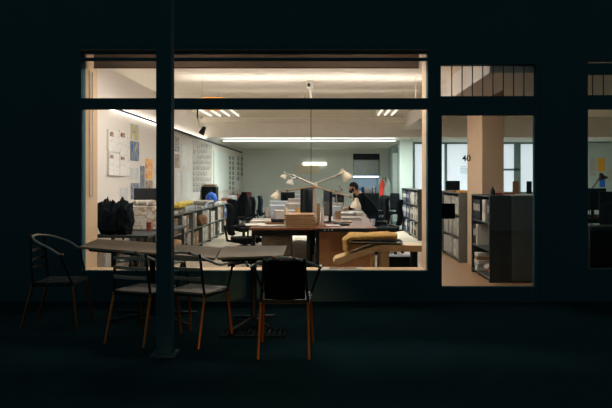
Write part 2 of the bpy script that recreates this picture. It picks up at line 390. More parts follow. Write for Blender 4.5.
def arc_rail(hw, back, front, zb, zf, n=18, arched=True):
    pts = []
    for i in range(n + 1):
        a = PI * i / n
        pts.append(Vector((-hw * math.cos(a), back + hw * .8 * (1 - math.sin(a)), zb)))
    L = pts[0].y
    pre = [Vector((-hw, front, zf)), Vector((-hw, (front * .7 + L * .3), zf + .012))]
    post = [Vector((hw, (front * .7 + L * .3), zf + .012)), Vector((hw, front, zf))]
    m = pre + pts + post
    if arched:
        for p in m[2:-2]: p.z = zf + .012 + (zb - zf - .012) * max(0, 1 - (p.x / hw) ** 2) ** .85
        return m
    for p in m[2:-2]: p.z = zf + (zb - zf) * min(1, max(0, (front - p.y) / (front - back)) ** .8)
    return m
def cafe_chair(label, loc, rz, panel=False, fr=.2, sm='slat', hw=.26, group=None, zb=.79, zf=.66):
    t = thing('cafe_armchair', label, 'chair', loc, rz, group)
    sz = .45
    MB().tube(arc_rail(hw, -.25, fr, zb, zf, arched=not fr < .2), .0105, 8).build('arm_rail', 'rail', t, smooth=True)
    for sx in (-1, 1):
        MB().tube([(sx * .19, -.2, sz - .03), (sx * .2, -.31, 0)], [.013, .011], 8).build('leg', 'copper', t, smooth=True)
        MB().tube([(sx * .2, .17, sz - .03), (sx * .22, .22, 0)], [.013, .011], 8).build('leg', 'copper', t, smooth=True)
        MB().tube([(sx * .19, -.2, sz - .03), (sx * .16, -.23, zb - .01)], .011, 8).build('back_post', 'blackpaint', t, smooth=True)
        MB().tube([(sx * .2, .17, sz - .03), (sx * (hw - .002), min(.17, fr - .02), zf)], .010, 8).build('arm_support', 'blackpaint', t, smooth=True)
    s = MB(); s.tube([(-.2, -.2, sz - .03), (.2, -.2, sz - .03), (.21, .17, sz - .03), (-.21, .17, sz - .03), (-.2, -.2, sz - .03)], .011, 8)
    s.build('seat_frame', 'blackpaint', t, smooth=True)
    s = MB()
    for k in range(9): s.rbox(-.2, -.19 + k * .042, sz - .018, .2, -.155 + k * .042, sz - .004, b=.003)
    s.build('seat', sm, t)
    for sx in (-1, 1):
        for c in ((sx * .08, -.258, zb), (sx * hw, fr, zf), (sx * .19, -.212, sz - .03)):
            MB().blob(c, (.014, .015, .014), 2).build('copper_fitting', 'copper', t, smooth=True)
    if panel:
        b = MB(); n = 10; vs = []; fs = []
        for j, z in enumerate((sz, .6, zb - .02)):
            for i in range(n + 1):
                u = -1 + 2 * i / n; vs.append((u * .165, -.245 + .05 * u * u + (.03 if j == 0 else 0), z))
        for j in range(2):
            for i in range(n): a = j * (n + 1) + i; fs.append((a, a + 1, a + n + 2, a + n + 1))
        b.add(vs, fs); o = b.build('backrest', 'blackfab', t, smooth=True)
        so = o.modifiers.new('thick', 'SOLIDIFY'); so.thickness = .012
    else:
        for j, z in enumerate((.57, .65, .735)):
            pts = [(-.17 + .034 * i, -.232 - .02 * (1 - ((i - 5) / 5) ** 2), z) for i in range(11)]
            s = MB()
            for i in range(10):
                a, b_ = Vector(pts[i]), Vector(pts[i + 1])
                s.add([a + Vector((0, -.004, -.014)), b_ + Vector((0, -.004, -.014)), b_ + Vector((0, -.004, .014)), a + Vector((0, -.004, .014)),
                       a + Vector((0, .004, -.014)), b_ + Vector((0, .004, -.014)), b_ + Vector((0, .004, .014)), a + Vector((0, .004, .014))],
                      [(0, 1, 2, 3), (7, 6, 5, 4), (0, 4, 5, 1), (3, 2, 6, 7)])
            s.build('back_slat', sm, t)
    return t
cafe_chair('metal cafe armchair at the left end of the long table, its rail curving clear', (-2.56, 6.03, 0), -PI / 2 + .06, hw=.28, fr=.1, zb=.875, zf=.715, sm='blackpaint')
cafe_chair('slatted cafe armchair left of the dark post, pushed up to the long table', (-1.60, 5.56, 0), -.36)
cafe_chair('slatted cafe armchair right of the dark post, pushed up to the long table', (-1.13, 5.52, 0), -.36)
cafe_chair('dark-backed cafe armchair nearest the viewer, before the small square table', (-.325, 5.17, 0), 0, panel=True, sm='blackpaint', hw=.29, zb=.79, zf=.67)

# ------------------------------------------------------------------ window dressing
def fabric():
    m = bpy.data.materials.new('blind_fabric'); m.use_nodes = True; nt = m.node_tree; nt.nodes.clear()
    o = nt.nodes.new('ShaderNodeOutputMaterial'); mx = nt.nodes.new('ShaderNodeMixShader'); mx.inputs[0].default_value = .6
    d = nt.nodes.new('ShaderNodeBsdfDiffuse'); d.inputs[0].default_value = lin('94826f'); t = nt.nodes.new('ShaderNodeBsdfTranslucent')
    n = nt.nodes.new('ShaderNodeTexNoise'); n.inputs['Scale'].default_value = 60; rr = nt.nodes.new('ShaderNodeValToRGB')
    rr.color_ramp.elements[0].color = lin('94857a'); rr.color_ramp.elements[1].color = lin('a39488'); nt.links.new(n.outputs['Fac'], rr.inputs[0]); nt.links.new(rr.outputs[0], t.inputs[0])
    nt.links.new(d.outputs[0], mx.inputs[1]); nt.links.new(t.outputs[0], mx.inputs[2]); nt.links.new(mx.outputs[0], o.inputs[0]); return m
t = thing('roller_blind', 'brown roller blind rolled up under the head of the big window', 'blind', (WL + .06, D0 + .24, 0))
zb_ = Z(67.3, D0 + .24)
MB().box(0, 0, zb_, WR - WL - .13, .002, 2.93).build('fabric', fabric(), t)
MB().rbox(-.0, -.008, zb_ - .014, WR - WL - .13, .01, zb_, b=.003).build('bottom_bar', 'blind', t)
MB().tube([(0, .03, 2.96), (WR - WL - .13, .03, 2.96)], .028, 14).build('roller', 'blind', t, smooth=True)
t = thing('amber_edge_glow', 'added amber glow imitating the shine on the transom bar edges', 'lamp', (fx(211), D0 + .12, (fz(98) + fz(109)) / 2 + .013))  # added glowing ellipsoid, imitates the orange shine along the bar's edges
MB().blob((0, 0, 0), (.27, .02, .081), 4).build('glow_ellipsoid', mat('amber_glow', 'ff9a34', .4, emit=.7), t, smooth=True)
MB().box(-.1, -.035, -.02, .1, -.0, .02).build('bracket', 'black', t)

zc0, zc1 = 2.72, Z(198, 7.4)
lp = [(WL + .02, 7.40, zc0)] + [(WL + .02, 7.40, zc1 + .05), (WL + .02, 7.42, zc1 + .01), (WL + .02, 7.455, zc1), (WL + .02, 7.49, zc1 + .01), (WL + .02, 7.50, zc1 + .05)] + [(WL + .02, 7.50, zc0)]
tag(MB().tube(lp, .006, 6).build('blind_chain', 'paper', smooth=True), 'white looped blind chain hanging beside the left window edge', 'chain')

# ------------------------------------------------------------------ lights of the room and added fill lights
t = thing('wall_light_rail', 'long thin light rail running along the left wall above the posters', 'light', (XL, 8.7, 2.42))
MB().box(.001, 0, 0, .07, 13.8, .03).build('rail', mat('blue_black_rail', '2a2c40', .4), t)
MB().box(.01, .02, -.018, .045, 2.9, -.001).build('diffuser', 'led_warm', t)
MB().box(.01, .02, .0305, .06, 7.0, .036).build('cove_or_added_uplight', 'led_up', t)  # added upward strip, unseen from below, brightens ceiling and upper wall
for k, (yy, zz, a) in enumerate(((9.55, 2.53, 'nearer'), (11.0, 2.72, 'farther'))):  # fill strips added to light ceiling and desks, out of view behind the transom bar
    t = thing('added_light_strip', '%s of the two long slim added light strips hidden behind the transom bar' % a, 'light', (-2.2, yy, zz))
    MB().rbox(0, 0, 0, 3.9, .07, .05, b=.004).build('housing', 'plaster', t)
    MB().box(.02, .01, .0505, 3.88, .06, .06).build('cove_or_added_uplight', 'led_fill_up' if k == 0 else 'led_warm', t); MB().box(.02, .01, -.01, 3.88, .06, -.0005).build('added_lower_diffuser', 'led_fill', t)
    for x in (.3, 3.6): MB().tube([(x, .035, .05), (x, .035, ZC - zz)], .003, 6).build('cable', 'chrome', t)
def tubes(label, x, y0, y1, n, gap, m='tube'):
    t = thing('ceiling_light', label, 'light', (x, y0, ZC))
    MB().box(-.05, 0, -.03, (n - 1) * gap + .05, y1 - y0, 0).build('housing', 'ceil', t)
    for k in range(n):
        MB().tube([(k * gap, .03, -.05), (k * gap, y1 - y0 - .03, -.05)], .018, 8).build('lamp_tube', m, t, smooth=True)
tubes('four-tube ceiling light near the left wall', -2.72, 12.4, 14.8, 4, .22)
tubes('three-tube ceiling light near the long right beam', 1.25, 12.4, 14.6, 3, .16)
def panel(label, x0, x1, y0, y1, m, z=ZC):
    t = thing('ceiling_light', label, 'light', (x0, y0, z))
    MB().box(0, 0, -.05, x1 - x0, y1 - y0, -.0).build('housing', 'plaster', t)
    MB().box(.02, .02, -.062, x1 - x0 - .02, y1 - y0 - .02, -.0505).build('diffuser', m, t)
panel('added ceiling light panel, unseen, over the window end of the left bookcases', -2.3, -1.0, 7.95, 8.25, 'led_front')  # both front panels are added fill, out of view above the window head
panel('added ceiling light panel, unseen, over the window end of the desks', -.3, 1.0, 7.95, 8.25, 'led_front')
t = thing('cove_or_added_light', 'long light strip behind the cross beam over the back of the office', 'light', (X(222, 17.35), 17.35, ZLOW))
MB().box(0, .05, -.085, 4.87, .15, -.075).build('housing', 'plaster', t); MB().box(.02, .06, -.0745, 4.85, .14, -.066).build('cove_or_added_uplight', 'led_cool', t)
for x in (.6, 2.4, 4.3): MB().tube([(x, .1, -.075), (x, .1, 0)], .004, 6).build('hanger', 'chrome', t)
t = thing('cove_or_added_light', 'added light strip for the glazed room on the right, hidden behind the beam', 'light', (3.2, 16.1, ZLOW))  # unseen strip added to brighten the right-hand room
MB().box(0, 0, -.03, 6, .12, 0).build('housing', 'plaster', t); MB().box(.02, .01, -.05, 5.98, .11, -.0305).build('diffuser', 'led_right', t)
t = thing('wall_light', 'short bright light bar on the back wall above the desk lamps', 'light', (X(303, 22.9), 22.94, Z(165, 22.9)))
MB().box(0, 0, -.0, .86, .06, .09).build('diffuser', 'led_back', t); MB().box(-.34, .03, -.32, .6, .06, -.005).build('back_plate', mat('cream_panel', 'c8bca4', .6), t)

for k in range(3):  # cool fill panels added for the back of the office, hidden by the beam
    panel('added cool light panel hidden behind the cross beam, %s of three from the left wall' % ordin[k], -1.5 + k * 1.4, -.5 + k * 1.4, 16.1, 16.4, 'led_cool2', ZLOW)
# track spotlight hanging near the left wall
t = thing('spotlight', 'black spotlight hanging from the ceiling near the left wall', 'lamp', (X(200, 12.2), 12.2, ZC))
zt = Z(112, 12.2)
MB().tube([(-.05, 0, 0), (-.05, 0, Z(118, 12.2) - ZC)], .014, 8).build('rod', 'black', t, smooth=True)
MB().tube([(-.05, 0, Z(118, 12.2) - ZC), (.0, 0, Z(126, 12.2) - ZC)], .02, 8).tube([(0, 0, Z(126, 12.2) - ZC), (.07, 0, Z(131, 12.2) - ZC)], .018, 8).build('joint', 'alu', t, smooth=True)
MB().tube([(.03, -.03, Z(134, 12.2) - ZC), (.09, .0, Z(127, 12.2) - ZC)], [.06, .035], 12).build('lamp_head', 'black', t, smooth=True)
# cable and its ceiling box over the desks
t = thing('hanging_cable', 'thin dark cable hanging from a white ceiling box down to the desk lamps', 'cable', (X(311, 9.9), 9.9, ZC))
MB().rbox(-.07, -.05, -.13, .03, .03, 0, b=.01).build('ceiling_box', mat('grey_white_plastic', 'a8a29a', .5), t); MB().box(-.055, -.055, -.1, -.01, -.049, -.05).build('socket', 'black', t)
MB().tube([(-.01, 0, -.09), (0, 0, -.38)], .022, 8).build('sleeve', 'paper', t, smooth=True)
MB().tube([(0, 0, -.38), (0, 0, -1.6)], .0055, 6).build('cord', 'black', t, smooth=True)
t2 = MB().tube([(-.085, 0, -.2), (-.1, 0, -.3)], .012, 6).build('plug', 'card', t, smooth=True)

# ------------------------------------------------------------------ bookcases
def bookcase(name, label, loc, rz, L, D, Hh, rows, m='metalgrey', ends='metalgrey', legs=.05, group=None):
    t = thing(name, label, 'bookcase', loc, rz, group); th = .018
    for x in (0, L - .03): MB().box(x, 0, 0, x + .03, D, Hh - .0).build('side_panel', ends, t)
    box(.03, D - .01, legs, L - .03, D, Hh - .02).build('back_panel', 'darkmetal', t)
    box(.0, 0, Hh, L, D, Hh + .02).build('top', m, t)
    for r in range(rows):
        z = legs + r * (Hh - legs) / rows
        box(.03, .005, z, L - .03, D - .01, z + th).build('shelf', m, t)
    return t
# binder prototypes keyed by colour, size; each has a spine label
binders = {}
def put_file(kind, col, x, y, z, hgt, wid, dep, rz, label, group):
    """a binder / box standing with its spine at local -y"""
    k = (kind, col)
    if k not in binders:
        mb = MB()
        if kind == 'binder':
            mb.rbox(0, 0, 0, 1, 1, 1, b=.03)
        else:
            mb.rbox(0, 0, 0, 1, 1, .86, b=.015); mb.rbox(-.015, -.015, .87, 1.015, 1, 1, b=.01)
        mb.cur = 1
        mb.box(.25, -.012, .45, .75, 0, .78) if kind == 'binder' else mb.box(.38, -.012, .35, .62, 0, .6)
        o = mb.build(kind if kind == 'binder' else 'storage_box', [col, 'paper' if col != 'bind_white' else 'bind_grey'])
        binders[k] = o
    else:
        o = binders[k].copy(); C.objects.link(o)
    o.location = (x, y, z); o.rotation_euler = (0, 0, rz); o.scale = (wid, dep, hgt)
    tag(o, label, 'binder' if kind == 'binder' else 'box', group)
    return o
cname = dict(bind_grey='grey', bind_dark='black', bind_white='white', bind_brown='brown', bind_blue='blue', bind_red='red', card='cardboard', orange='orange')
LU = []
for i in range(14):
    y = 9.62 + i * .955
    lab = '%s metal bookcase from the window along the left wall' % ordin[i]
    bookcase('bookcase', 'grey ' + lab, (-2.65, y + .003, 0), PI / 2, .949, .36, .78, 2)
    for r in range(2):
        z = .07 + r * .365; row = 'lower' if r == 0 else 'upper'
        yy = y + .05; k = 0; mode = random.random()
        if i in (3,) and r == 0: mode = .9
        c = random.choice(['bind_grey', 'bind_white', 'bind_grey', 'bind_brown', 'bind_white', 'bind_dark'])
        tgt = y + (.88 if mode > .25 else .6)
        while yy < tgt:
            if mode > .72 and i < 9:
                wd = .27; hh = .24 if r else .28
                if yy + wd > y + .91: break
                cc = random.choice(['bind_white', 'bind_dark', 'card', 'bind_grey'])
                put_file('box', cc, -2.67, yy, z, hh, wd, .3, PI / 2, '%s box on the %s shelf of the %s bookcase from the window' % (cname[cc], row, ordin[i]), 'storage boxes in the left bookcases')
                yy += wd + .03
            else:
                wd = .075 if i < 8 else .15
                if random.random() < .3: c = random.choice(['bind_grey', 'bind_white', 'bind_dark', 'bind_brown', 'bind_blue', 'bind_white'])
                if random.random() < .12: yy += .1; continue
                if yy + wd > y + .92: break
                put_file('binder', c, -2.67 - random.random() * .02, yy, z, random.choice([.29, .31, .3]), wd - .006, .27, PI / 2,
                         '%s binder on the %s shelf of the %s bookcase from the window' % (cname[c], row, ordin[i]), 'binders in the left bookcases')
                yy += wd
# right row of low bookcases facing left, seen from the side
rights = [(9.55, 1.05, 2.255, 'low bookcase with dark metal frame nearest the glass door', 'darkmetal'),
          (12.1, 1.5, 2.29, 'low bookcase with pale grey end behind the brown column', 'metalgrey'),
          (13.65, 1.4, 2.19, 'low bookcase just past the right edge of the big window', 'metalgrey'),
          (16.05, 1.5, 2.18, 'low bookcase with grey end before the pale green column', 'metalgrey'),
          (17.6, 1.5, 2.18, 'low bookcase farthest back, beside the pale green column', 'darkmetal')]
short = ['the bookcase nearest the glass door', 'the bookcase behind the brown column', 'the bookcase past the big window edge', 'the grey-ended bookcase before the green column', 'the bookcase farthest back on the right']
palet = [['bind_grey', 'bind_white', 'bind_dark'], ['bind_grey', 'bind_white', 'bind_grey'], ['bind_dark', 'bind_dark', 'bind_grey'], ['bind_dark', 'bind_dark', 'bind_grey', 'bind_brown', 'bind_white'], ['bind_blue', 'bind_dark', 'bind_dark', 'bind_grey']]
for j, (ye, L, x, lab, m) in enumerate(rights):
    ro = 3
    bookcase('bookcase', lab, (x, ye, 0), -PI / 2, L, .3, 1.18, ro, m, 'metalgrey' if j else 'darkmetal')
    for r in range(ro):
        z = .068 + r * (1.13 / 3); row = ('bottom', 'middle', 'top')[r]
        s = .05; n = 0
        if j == 0 and r == 0: continue
        lim = L - .06 if not (j == 0 and r == 1) else .45
        while s < lim - .09:
            if random.random() < .1: s += .13; continue
            c = random.choice(palet[j]); 
            if j == 0: c = random.choice(['bind_dark', 'bind_dark', 'bind_white'])
            put_file('binder', c, x + .02, ye - s, z, random.choice([.3, .31, .29]), .074, .25, -PI / 2,
                     '%s binder on the %s shelf of %s' % (cname[c], row, short[j]), 'binders in the right bookcases')
            s += .08
# paper rolls and stuff on the bottom shelf of the nearest one
for k in range(5):
    tag(MB().rbox(-.14, -.1, 0, .14, .1, .05, b=.006).build('paper_stack', ['paper', 'bind_grey', 'bind_white', 'card', 'paper'][k], loc=(2.255 + .15, 9.3, .069 + k * .052), rz=.1 * (k % 3 - 1)),
        '%s paper bundle on the bottom shelf nearest the glass door, %s from below' % (['white', 'grey', 'off-white', 'brown', 'bright white'][k], ordin[k]), 'paper')
for k in range(3):
    tag(MB().blob((0, 0, .06), (.07, .12, .06), 2, .3, 2, k).build('folded_bag', ['bind_brown', 'bind_red', 'bind_grey'][k], smooth=True, loc=(2.4, 8.68 + k * .2, .069)),
        '%s soft bundle on the bottom shelf of the bookcase nearest the glass door' % ['brown', 'dull red', 'grey'][k], 'bag')
# tall grey cabinet backs behind the nearest bookcase (two doors seen end on)
t = thing('metal_cabinet', 'dark grey metal cabinet with glossy end panel seen through the glass door', 'cabinet', (2.56, 8.5, 0))
MB().rbox(0, 0, .02, .345, 1.02, 1.19, b=.006).build('body', 'endpanel', t)
MB().box(.01, -.004, .05, .165, 0, 1.16).box(.175, -.004, .05, .335, 0, 1.16).build('end_panel', 'endpanel', t)
MB().box(-.0, 0, 1.192, .345, 1.02, 1.205).build('top', mat('pale_edge_top', 'a8a49c', .4), t)
tag(MB().rbox(2.45, 8.9, 1.206, 2.72, 9.25, 1.225, b=.004).build('folder', 'bind_red'), 'dark red folder lying on top of the metal cabinet behind the glass door', 'folder')
t = thing('bottle', 'small dark bottle standing on the bookcase nearest the glass door', 'bottle', (2.42, 8.95, 1.2))
MB().lathe([(.001, 0), (.035, 0), (.036, .06), (.014, .09), (.012, .12), (.001, .12)], n=12).build('body', 'black', t, smooth=True)
for k, (px, wpx, c) in enumerate(((515, 6, 'bind_brown'), (529, 5, 'bind_dark'))):
    tag(MB().rbox(0, 0, 0, wpx / 72 * 1.05, .03, .19, b=.004).build('picture_frame', c, loc=(X(px - 2, 9.3), 9.3, 1.207 if k == 0 else 1.207)), '%s frame leaning on the metal cabinet behind the glass door' % ('brown', 'black')[k], 'frame')
# things on the bookcase behind the brown column
tag(MB().rbox(0, 0, 0, .26, .03, .2, b=.004).build('small_screen', 'black', loc=(X(446, 11.6), 11.6, 1.205)), 'small black screen on the bookcase behind the brown column', 'screen')
for k in range(3):
    tag(MB().rbox(0, 0, 0, .26, .3, .03, b=.003).build('folder', ['orange', 'card', 'bind_brown'][k], loc=(2.3, 10.7 + .32 * k, 1.2), rz=.1 * k - .1), '%s folder lying on the bookcase behind the brown column' % ['orange', 'cardboard', 'brown'][k], 'folder')

# ------------------------------------------------------------------ left wall: posters and prints
def lw(px, py, off=.004):
    d = (XL + off) * F / (px - CX); return d, Z(py, d)
pcount = {}
def poster(px0, py0, px1, py1, m, name, label, cat='poster', group=None, off=.006, flat=None):
    """sheet pinned to the left wall; px/py of its corners (py0 top at px0 side)"""
    da, db = lw(px0, py0)[0], lw(px1, py0)[0]; dm = lw((px0 + px1) / 2, 0)[0]
    z1, z0 = Z(py0, dm), Z(py1, dm)
    o = MB().box(0, da, z0, off, db, z1).build(name, m); 
    # local origin at the sheet
    for v in o.data.vertices: v.co -= Vector((0, da, z0))
    o.location = (XL + .001, da, z0)
    return tag(o, label, cat, group)
inkA = print_mat('ink_sheet', ['f2efea', 'dcd8d2', 'f0eeea', 'b8b2ac', 'f2f0ea'], 25, 1)
ph1 = print_mat('photo_landscape', ['6f7f98', 'a9b0b8', 'c9c07a', 'd8d8d8'], 6, 2)
ph2 = print_mat('photo_blue_sky', ['2f4f86', '4a6fa8', '8a8468', '5a5236', 'b0a890'], 6, 3)
ph3 = print_mat('photo_pale', ['d6d4d0', 'c8c8c8', 'b8bcc4'], 5, 4)
ph4 = print_mat('photo_grey_street', ['596478', '8a90a0', '3a4252', 'b0b4bc'], 8, 5)
ph5 = print_mat('photo_dusk', ['3a4258', '5a6478', '8c8478'], 8, 6)
ph6 = print_mat('photo_orange', ['e0952a', 'f0b04a', 'c9741e'], 7, 7)
ph7 = print_mat('photo_brown', ['8a6a52', 'b89878', '5a4436', 'c8b098'], 8, 8)
ph8 = print_mat('photo_dark', ['3c3a3a', '6c6864', 'd8d2c8', '35302e', 'c8c0b8'], 16, 9)
poster(106.8, 130.6, 118, 152, inkA, 'plan_sheet', 'white plan sheet at the upper left of the sheets by the blind chain', off=.03)
poster(118.8, 131.5, 128, 155, inkA, 'plan_sheet', 'white plan sheet at the upper right of the sheets by the blind chain', off=.02)
poster(107, 153.5, 117.5, 175.5, inkA, 'plan_sheet', 'white plan sheet at the lower left of the sheets by the blind chain', off=.035)
poster(118.8, 156, 128, 176, inkA, 'plan_sheet', 'white plan sheet at the lower right of the sheets by the blind chain', off=.025)
for (a, b, c, d, n) in ((108, 132, 111.2, 136.5, 'upper left'), (119.6, 133, 123, 137, 'upper right'), (108, 155, 111.2, 158.5, 'lower left'), (119.6, 157, 122.5, 160, 'lower right')):
    poster(a, b, c, d, ph7, 'small_print', 'small reddish print on the %s white plan sheet' % n, 'print', off=.039)
poster(120, 188, 127.5, 200, ph3, 'photo_print', 'pale print low on the left wall under the plan sheets', 'print')
for a in ((131, 124.5, 138.5, 140, ph1, 'pale landscape photo print, topmost in the left wall column'), (130.6, 141.5, 139, 161, ph2, 'blue-sky building photo print on the left wall'),
          (131, 168, 138.5, 179.5, ph3, 'pale faded photo print between the blue photo prints'), (131, 183, 139.5, 199, ph4, 'grey-blue street photo print above the black screen'),
          (140.5, 166, 144.5, 193, ph5, 'tall narrow dusk-blue print on the left wall'), (145.8, 159, 152.5, 169.5, ph6, 'bright orange photo print highest in its column'),
          (145.8, 170.5, 152.5, 179, ph6, 'orange photo print under the brighter orange print'), (145.8, 180.5, 152.5, 197, ph7, 'brown photo print at the foot of the orange prints')):
    poster(*a[:4], a[4], 'photo_print', a[5], 'print')
for (x0, y0, x1, y1, m, l) in ((175, 137, 179, 152, ph8, 'dark narrow print just right of the post on the left wall'), (175, 154, 179.5, 168, ph7, 'brown print below the dark narrow one right of the post'),
      (176, 172, 180, 192, inkA, 'white text sheet low on the left wall right of the post'), (181.5, 145, 186.5, 166, inkA, 'white text sheet between the dark print and the photo grid'),
      (182, 171, 190, 198, inkA, 'white plan sheet under the photo grid at its left'), (214.5, 153, 217.5, 159, ph8, 'small dark print alone right of the photo grid'),
      (215, 160, 217.5, 170, inkA, 'white slip under the small dark print right of the grid')):
    poster(x0, y0, x1, y1, m, 'wall_print', l, 'print')
for k, (a, b, c, d) in enumerate(((192.8, 142.5, 212, 152), (192.8, 153, 201, 192), (201.4, 153, 212, 192))):
    poster(a, b, c, d, 'paper', 'backing_sheet', 'white backing sheet behind the photo grid on the left wall, its %s' % ('top strip', 'left half', 'right half')[k], 'sheet', off=.003)
grid = [193.5, 197.5, 201.2, 204.6, 207.8]
for r in range(9):
    for k in range(5):
        if (r, k) in ((0, 0), (0, 4), (1, 4), (2, 0), (5, 4), (8, 4)): continue
        x0 = grid[k] + random.uniform(-.3, .3); y = 144 + r * 5.5 + (x0 - 193) * .02 + random.uniform(-.5, .5)
        poster(x0, y + .2, x0 + 2.7, y + 4.0, ph8, 'grid_print', 'small dark photo print in the grid pinned on the left wall', 'print', 'photo prints in the wall grid')
for k, x0 in enumerate((228.2, 231.5, 236.5, 240.5)):
    for r in range((7, 8, 5, 4)[k]):
        y = 156 + r * 5 + (.4 * k)
        poster(x0 - (0, .3, 0, 0)[k], y, x0 + 1.6, y + 3.6, ph8 if (r + k) % 3 else ph4, 'column_print', 'dark print in the columns of prints at the far end of the left wall', 'print', 'prints at the far end of the left wall')
o = MB().box(0, 0, 0, .03, 5.2, 1.15).build('pin_board', mat('pale_green_board', 'd4dad6', .6)); o.location = (XL + .002, 16.9, 1.1)
tag(o, 'long pale green pin board at the far end of the left wall', 'board')
for oo in [q for q in C.objects if q.name.startswith('column_print')]: oo.location.x += .031
# papers, rolls and boxes on top of the left bookcases
TOP = .801
def stack(x, y, z, wx_, wy, h, m, label, rz=0, name='paper_stack', cat='paper', group=None, mess=True):
    mb = MB(); n = max(2, int(h / .012)); zz = 0
    for k in range(n):
        dx, dy = (random.uniform(-.012, .012), random.uniform(-.012, .012)) if mess else (0, 0)
        mb.box(-wx_ / 2 + dx, -wy / 2 + dy, zz, wx_ / 2 + dx, wy / 2 + dy, zz + h / n * .96); zz += h / n
    return tag(mb.build(name, m, loc=(x, y, z), rz=rz), label, cat, group)
def roll(x, y, z, L, r, m, label, rz=0, upright=False):
    mb = MB()
    if upright: mb.tube([(0, 0, 0), (0, 0, L)], r, 14)
    else: mb.tube([(-L / 2, 0, r), (L / 2, 0, r)], r, 14)
    return tag(mb.build('paper_roll', m, smooth=True, loc=(x, y, z), rz=rz), label, 'roll')
wheres = {0: 'first', 1: 'second', 2: 'third', 3: 'fourth', 4: 'fifth', 5: 'sixth', 6: 'seventh', 7: 'eighth', 8: 'ninth', 9: 'tenth', 10: 'eleventh', 11: 'twelfth', 12: 'thirteenth', 13: 'fourteenth'}
for i in range(14):
    for k in range(2):
        m = random.choice(['paper', 'paperblue', 'paper', 'bind_grey', 'bind_white'] if i < 8 else ['paper', 'bind_red', 'card', 'paperblue'])
        cn = {'paper': 'white', 'paperblue': 'bluish', 'bind_grey': 'grey', 'bind_white': 'off-white', 'bind_red': 'red', 'card': 'brown'}[m]
        hh = random.uniform(.04, .1) if i < 8 else random.uniform(.06, .2)
        stack(-2.86 + (random.random() - .5) * .05, 9.62 + i * .955 + .26 + k * .45, TOP, .27, .33, hh, m, '%s paper stack on the %s half of the %s left bookcase from the window' % (cn, ('near', 'far')[k], wheres[i]), random.uniform(-.15, .15))
roll(-2.78, 12.3, TOP + .11, .95, .045, 'yellow', 'long yellow paper roll lying on the left bookcases', PI / 2 - .05)
stack(-2.85, 11.9, TOP + .10, .25, .6, .06, 'yellow', 'flat yellow paper pile beside the long yellow roll')
stack(-2.8, 14.35, TOP + .1, .3, .9, .05, 'paper', 'broad white sheet pile before the blue bag')
t = thing('crate', 'black open crate standing behind the blue bag on the left bookcases', 'crate', (-2.86, 15.45, TOP + .1))
MB().box(-.17, -.2, 0, .17, .2, .02).box(-.17, -.2, 0, -.15, .2, .36).box(.15, -.2, 0, .17, .2, .36).box(-.17, .18, 0, .17, .2, .36).box(-.17, -.2, 0, .17, -.18, .36).build('box', 'black', t)
tag(MB().rbox(-.14, -.16, 0, .14, .16, .05, b=.006).build('box_file', 'card', loc=(-2.86, 15.45, TOP + .465)), 'brown box file on top of the black crate', 'box')
t = thing('sports_bag', 'bright blue rounded bag on the left bookcases', 'bag', (-2.74, 14.98, TOP + .05))
MB().blob((0, 0, .14), (.13, .22, .14), 3, .2, 2, 3).build('body', 'blue', t, smooth=True)
MB().tube([(-.02, -.1, .25), (-.02, -.05, .33), (-.02, .05, .33), (-.02, .1, .25)], .01, 6).build('handle', 'black', t, smooth=True)
# soft things squeezed into the near shelves
tag(MB().blob((0, 0, .12), (.12, .2, .12), 2, .35, 2, 5).build('cloth_bundle', 'bind_brown', smooth=True, loc=(-2.6, 13.1, .46)), 'brown cloth bundle bulging from the upper shelf of the left bookcases', 'bundle')
tag(MB().blob((0, 0, .13), (.13, .22, .14), 2, .35, 2, 8).build('cloth_bundle', 'card', smooth=True, loc=(-2.58, 10.9, .1)), 'beige bundle bulging from the lower shelf near the post', 'bundle')

# near left corner: heap of black jackets, paper pile and screen
t = thing('storage_table', 'low table by the left wall under the black jackets', 'table', (-2.65, 8.05, 0))
MB().rbox(-.3, -.22, .68, .42, .5, .71, b=.006).build('tabletop', 'darkmetal', t)
for sx in (-.26, .38):
    for sy in (-.18, .46): MB().box(sx - .02, sy - .02, 0, sx + .02, sy + .02, .68).build('leg', 'darkmetal', t)
hp = MB()
for k in range(9):
    hp.blob((-.16 + .04 * k, .1 * math.sin(k * 2.1), .17 + .03 * math.sin(k * 1.3)), (.09, .13, .2), 3, .5, 3, k * 1.7)
tag(hp.build('jacket_heap', 'blackfab', smooth=True, loc=(X(113, 8.0), 8.1, .75)), 'heap of black jackets in the window left of the post', 'jacket')
st = MB()
for k in range(16):
    st.add([], []); st.box(-.2 + random.uniform(-.03, .03), -.16, k * .02, .17 + random.uniform(-.03, .03), .16, k * .02 + .016)
o = tag(st.build('paper_stack', print_mat('loose_papers', ['efe6da', 'd8cbb8', 'b89878', 'efe6da', 'e2d8ca'], 10, 3), loc=(X(142.5, 8.75), 8.95, .72), rz=.1), 'tall untidy stack of loose papers beside the black jackets', 'paper')
for k in range(5):
    tag(MB().tube([(-.18, 0, .03), (-.05, .02, .045), (.16, -.02, .03)], [.035, .03, .035], 10).build('crumpled_sheet', 'paper', smooth=True, loc=(X(138 + 3 * k, 8.9), 8.84 + .05 * k, .735 + .32 + .0 * k), rz=.5 * k),
        '%s loosely rolled sheet on the untidy paper stack, from its left' % ordin[k], 'paper')
t = thing('monitor', 'black screen above the papers in the window left of the post', 'monitor', (X(146, 9.4), 9.45, .72))
MB().rbox(-.2, 0, .3, .17, .03, .57, b=.006).build('screen', 'screen', t); MB().rbox(-.02, 0, .01, .02, .03, .3, b=.004).build('stand', 'black', t); MB().rbox(-.1, -.06, 0, .1, .1, .015, b=.004).build('base', 'black', t)
t = thing('storage_table', 'low table by the left wall under the stack of loose papers', 'table', (-2.62, 9.1, 0))
MB().rbox(-.2, -.5, .68, .48, .5, .715, b=.006).build('tabletop', 'darkmetal', t)
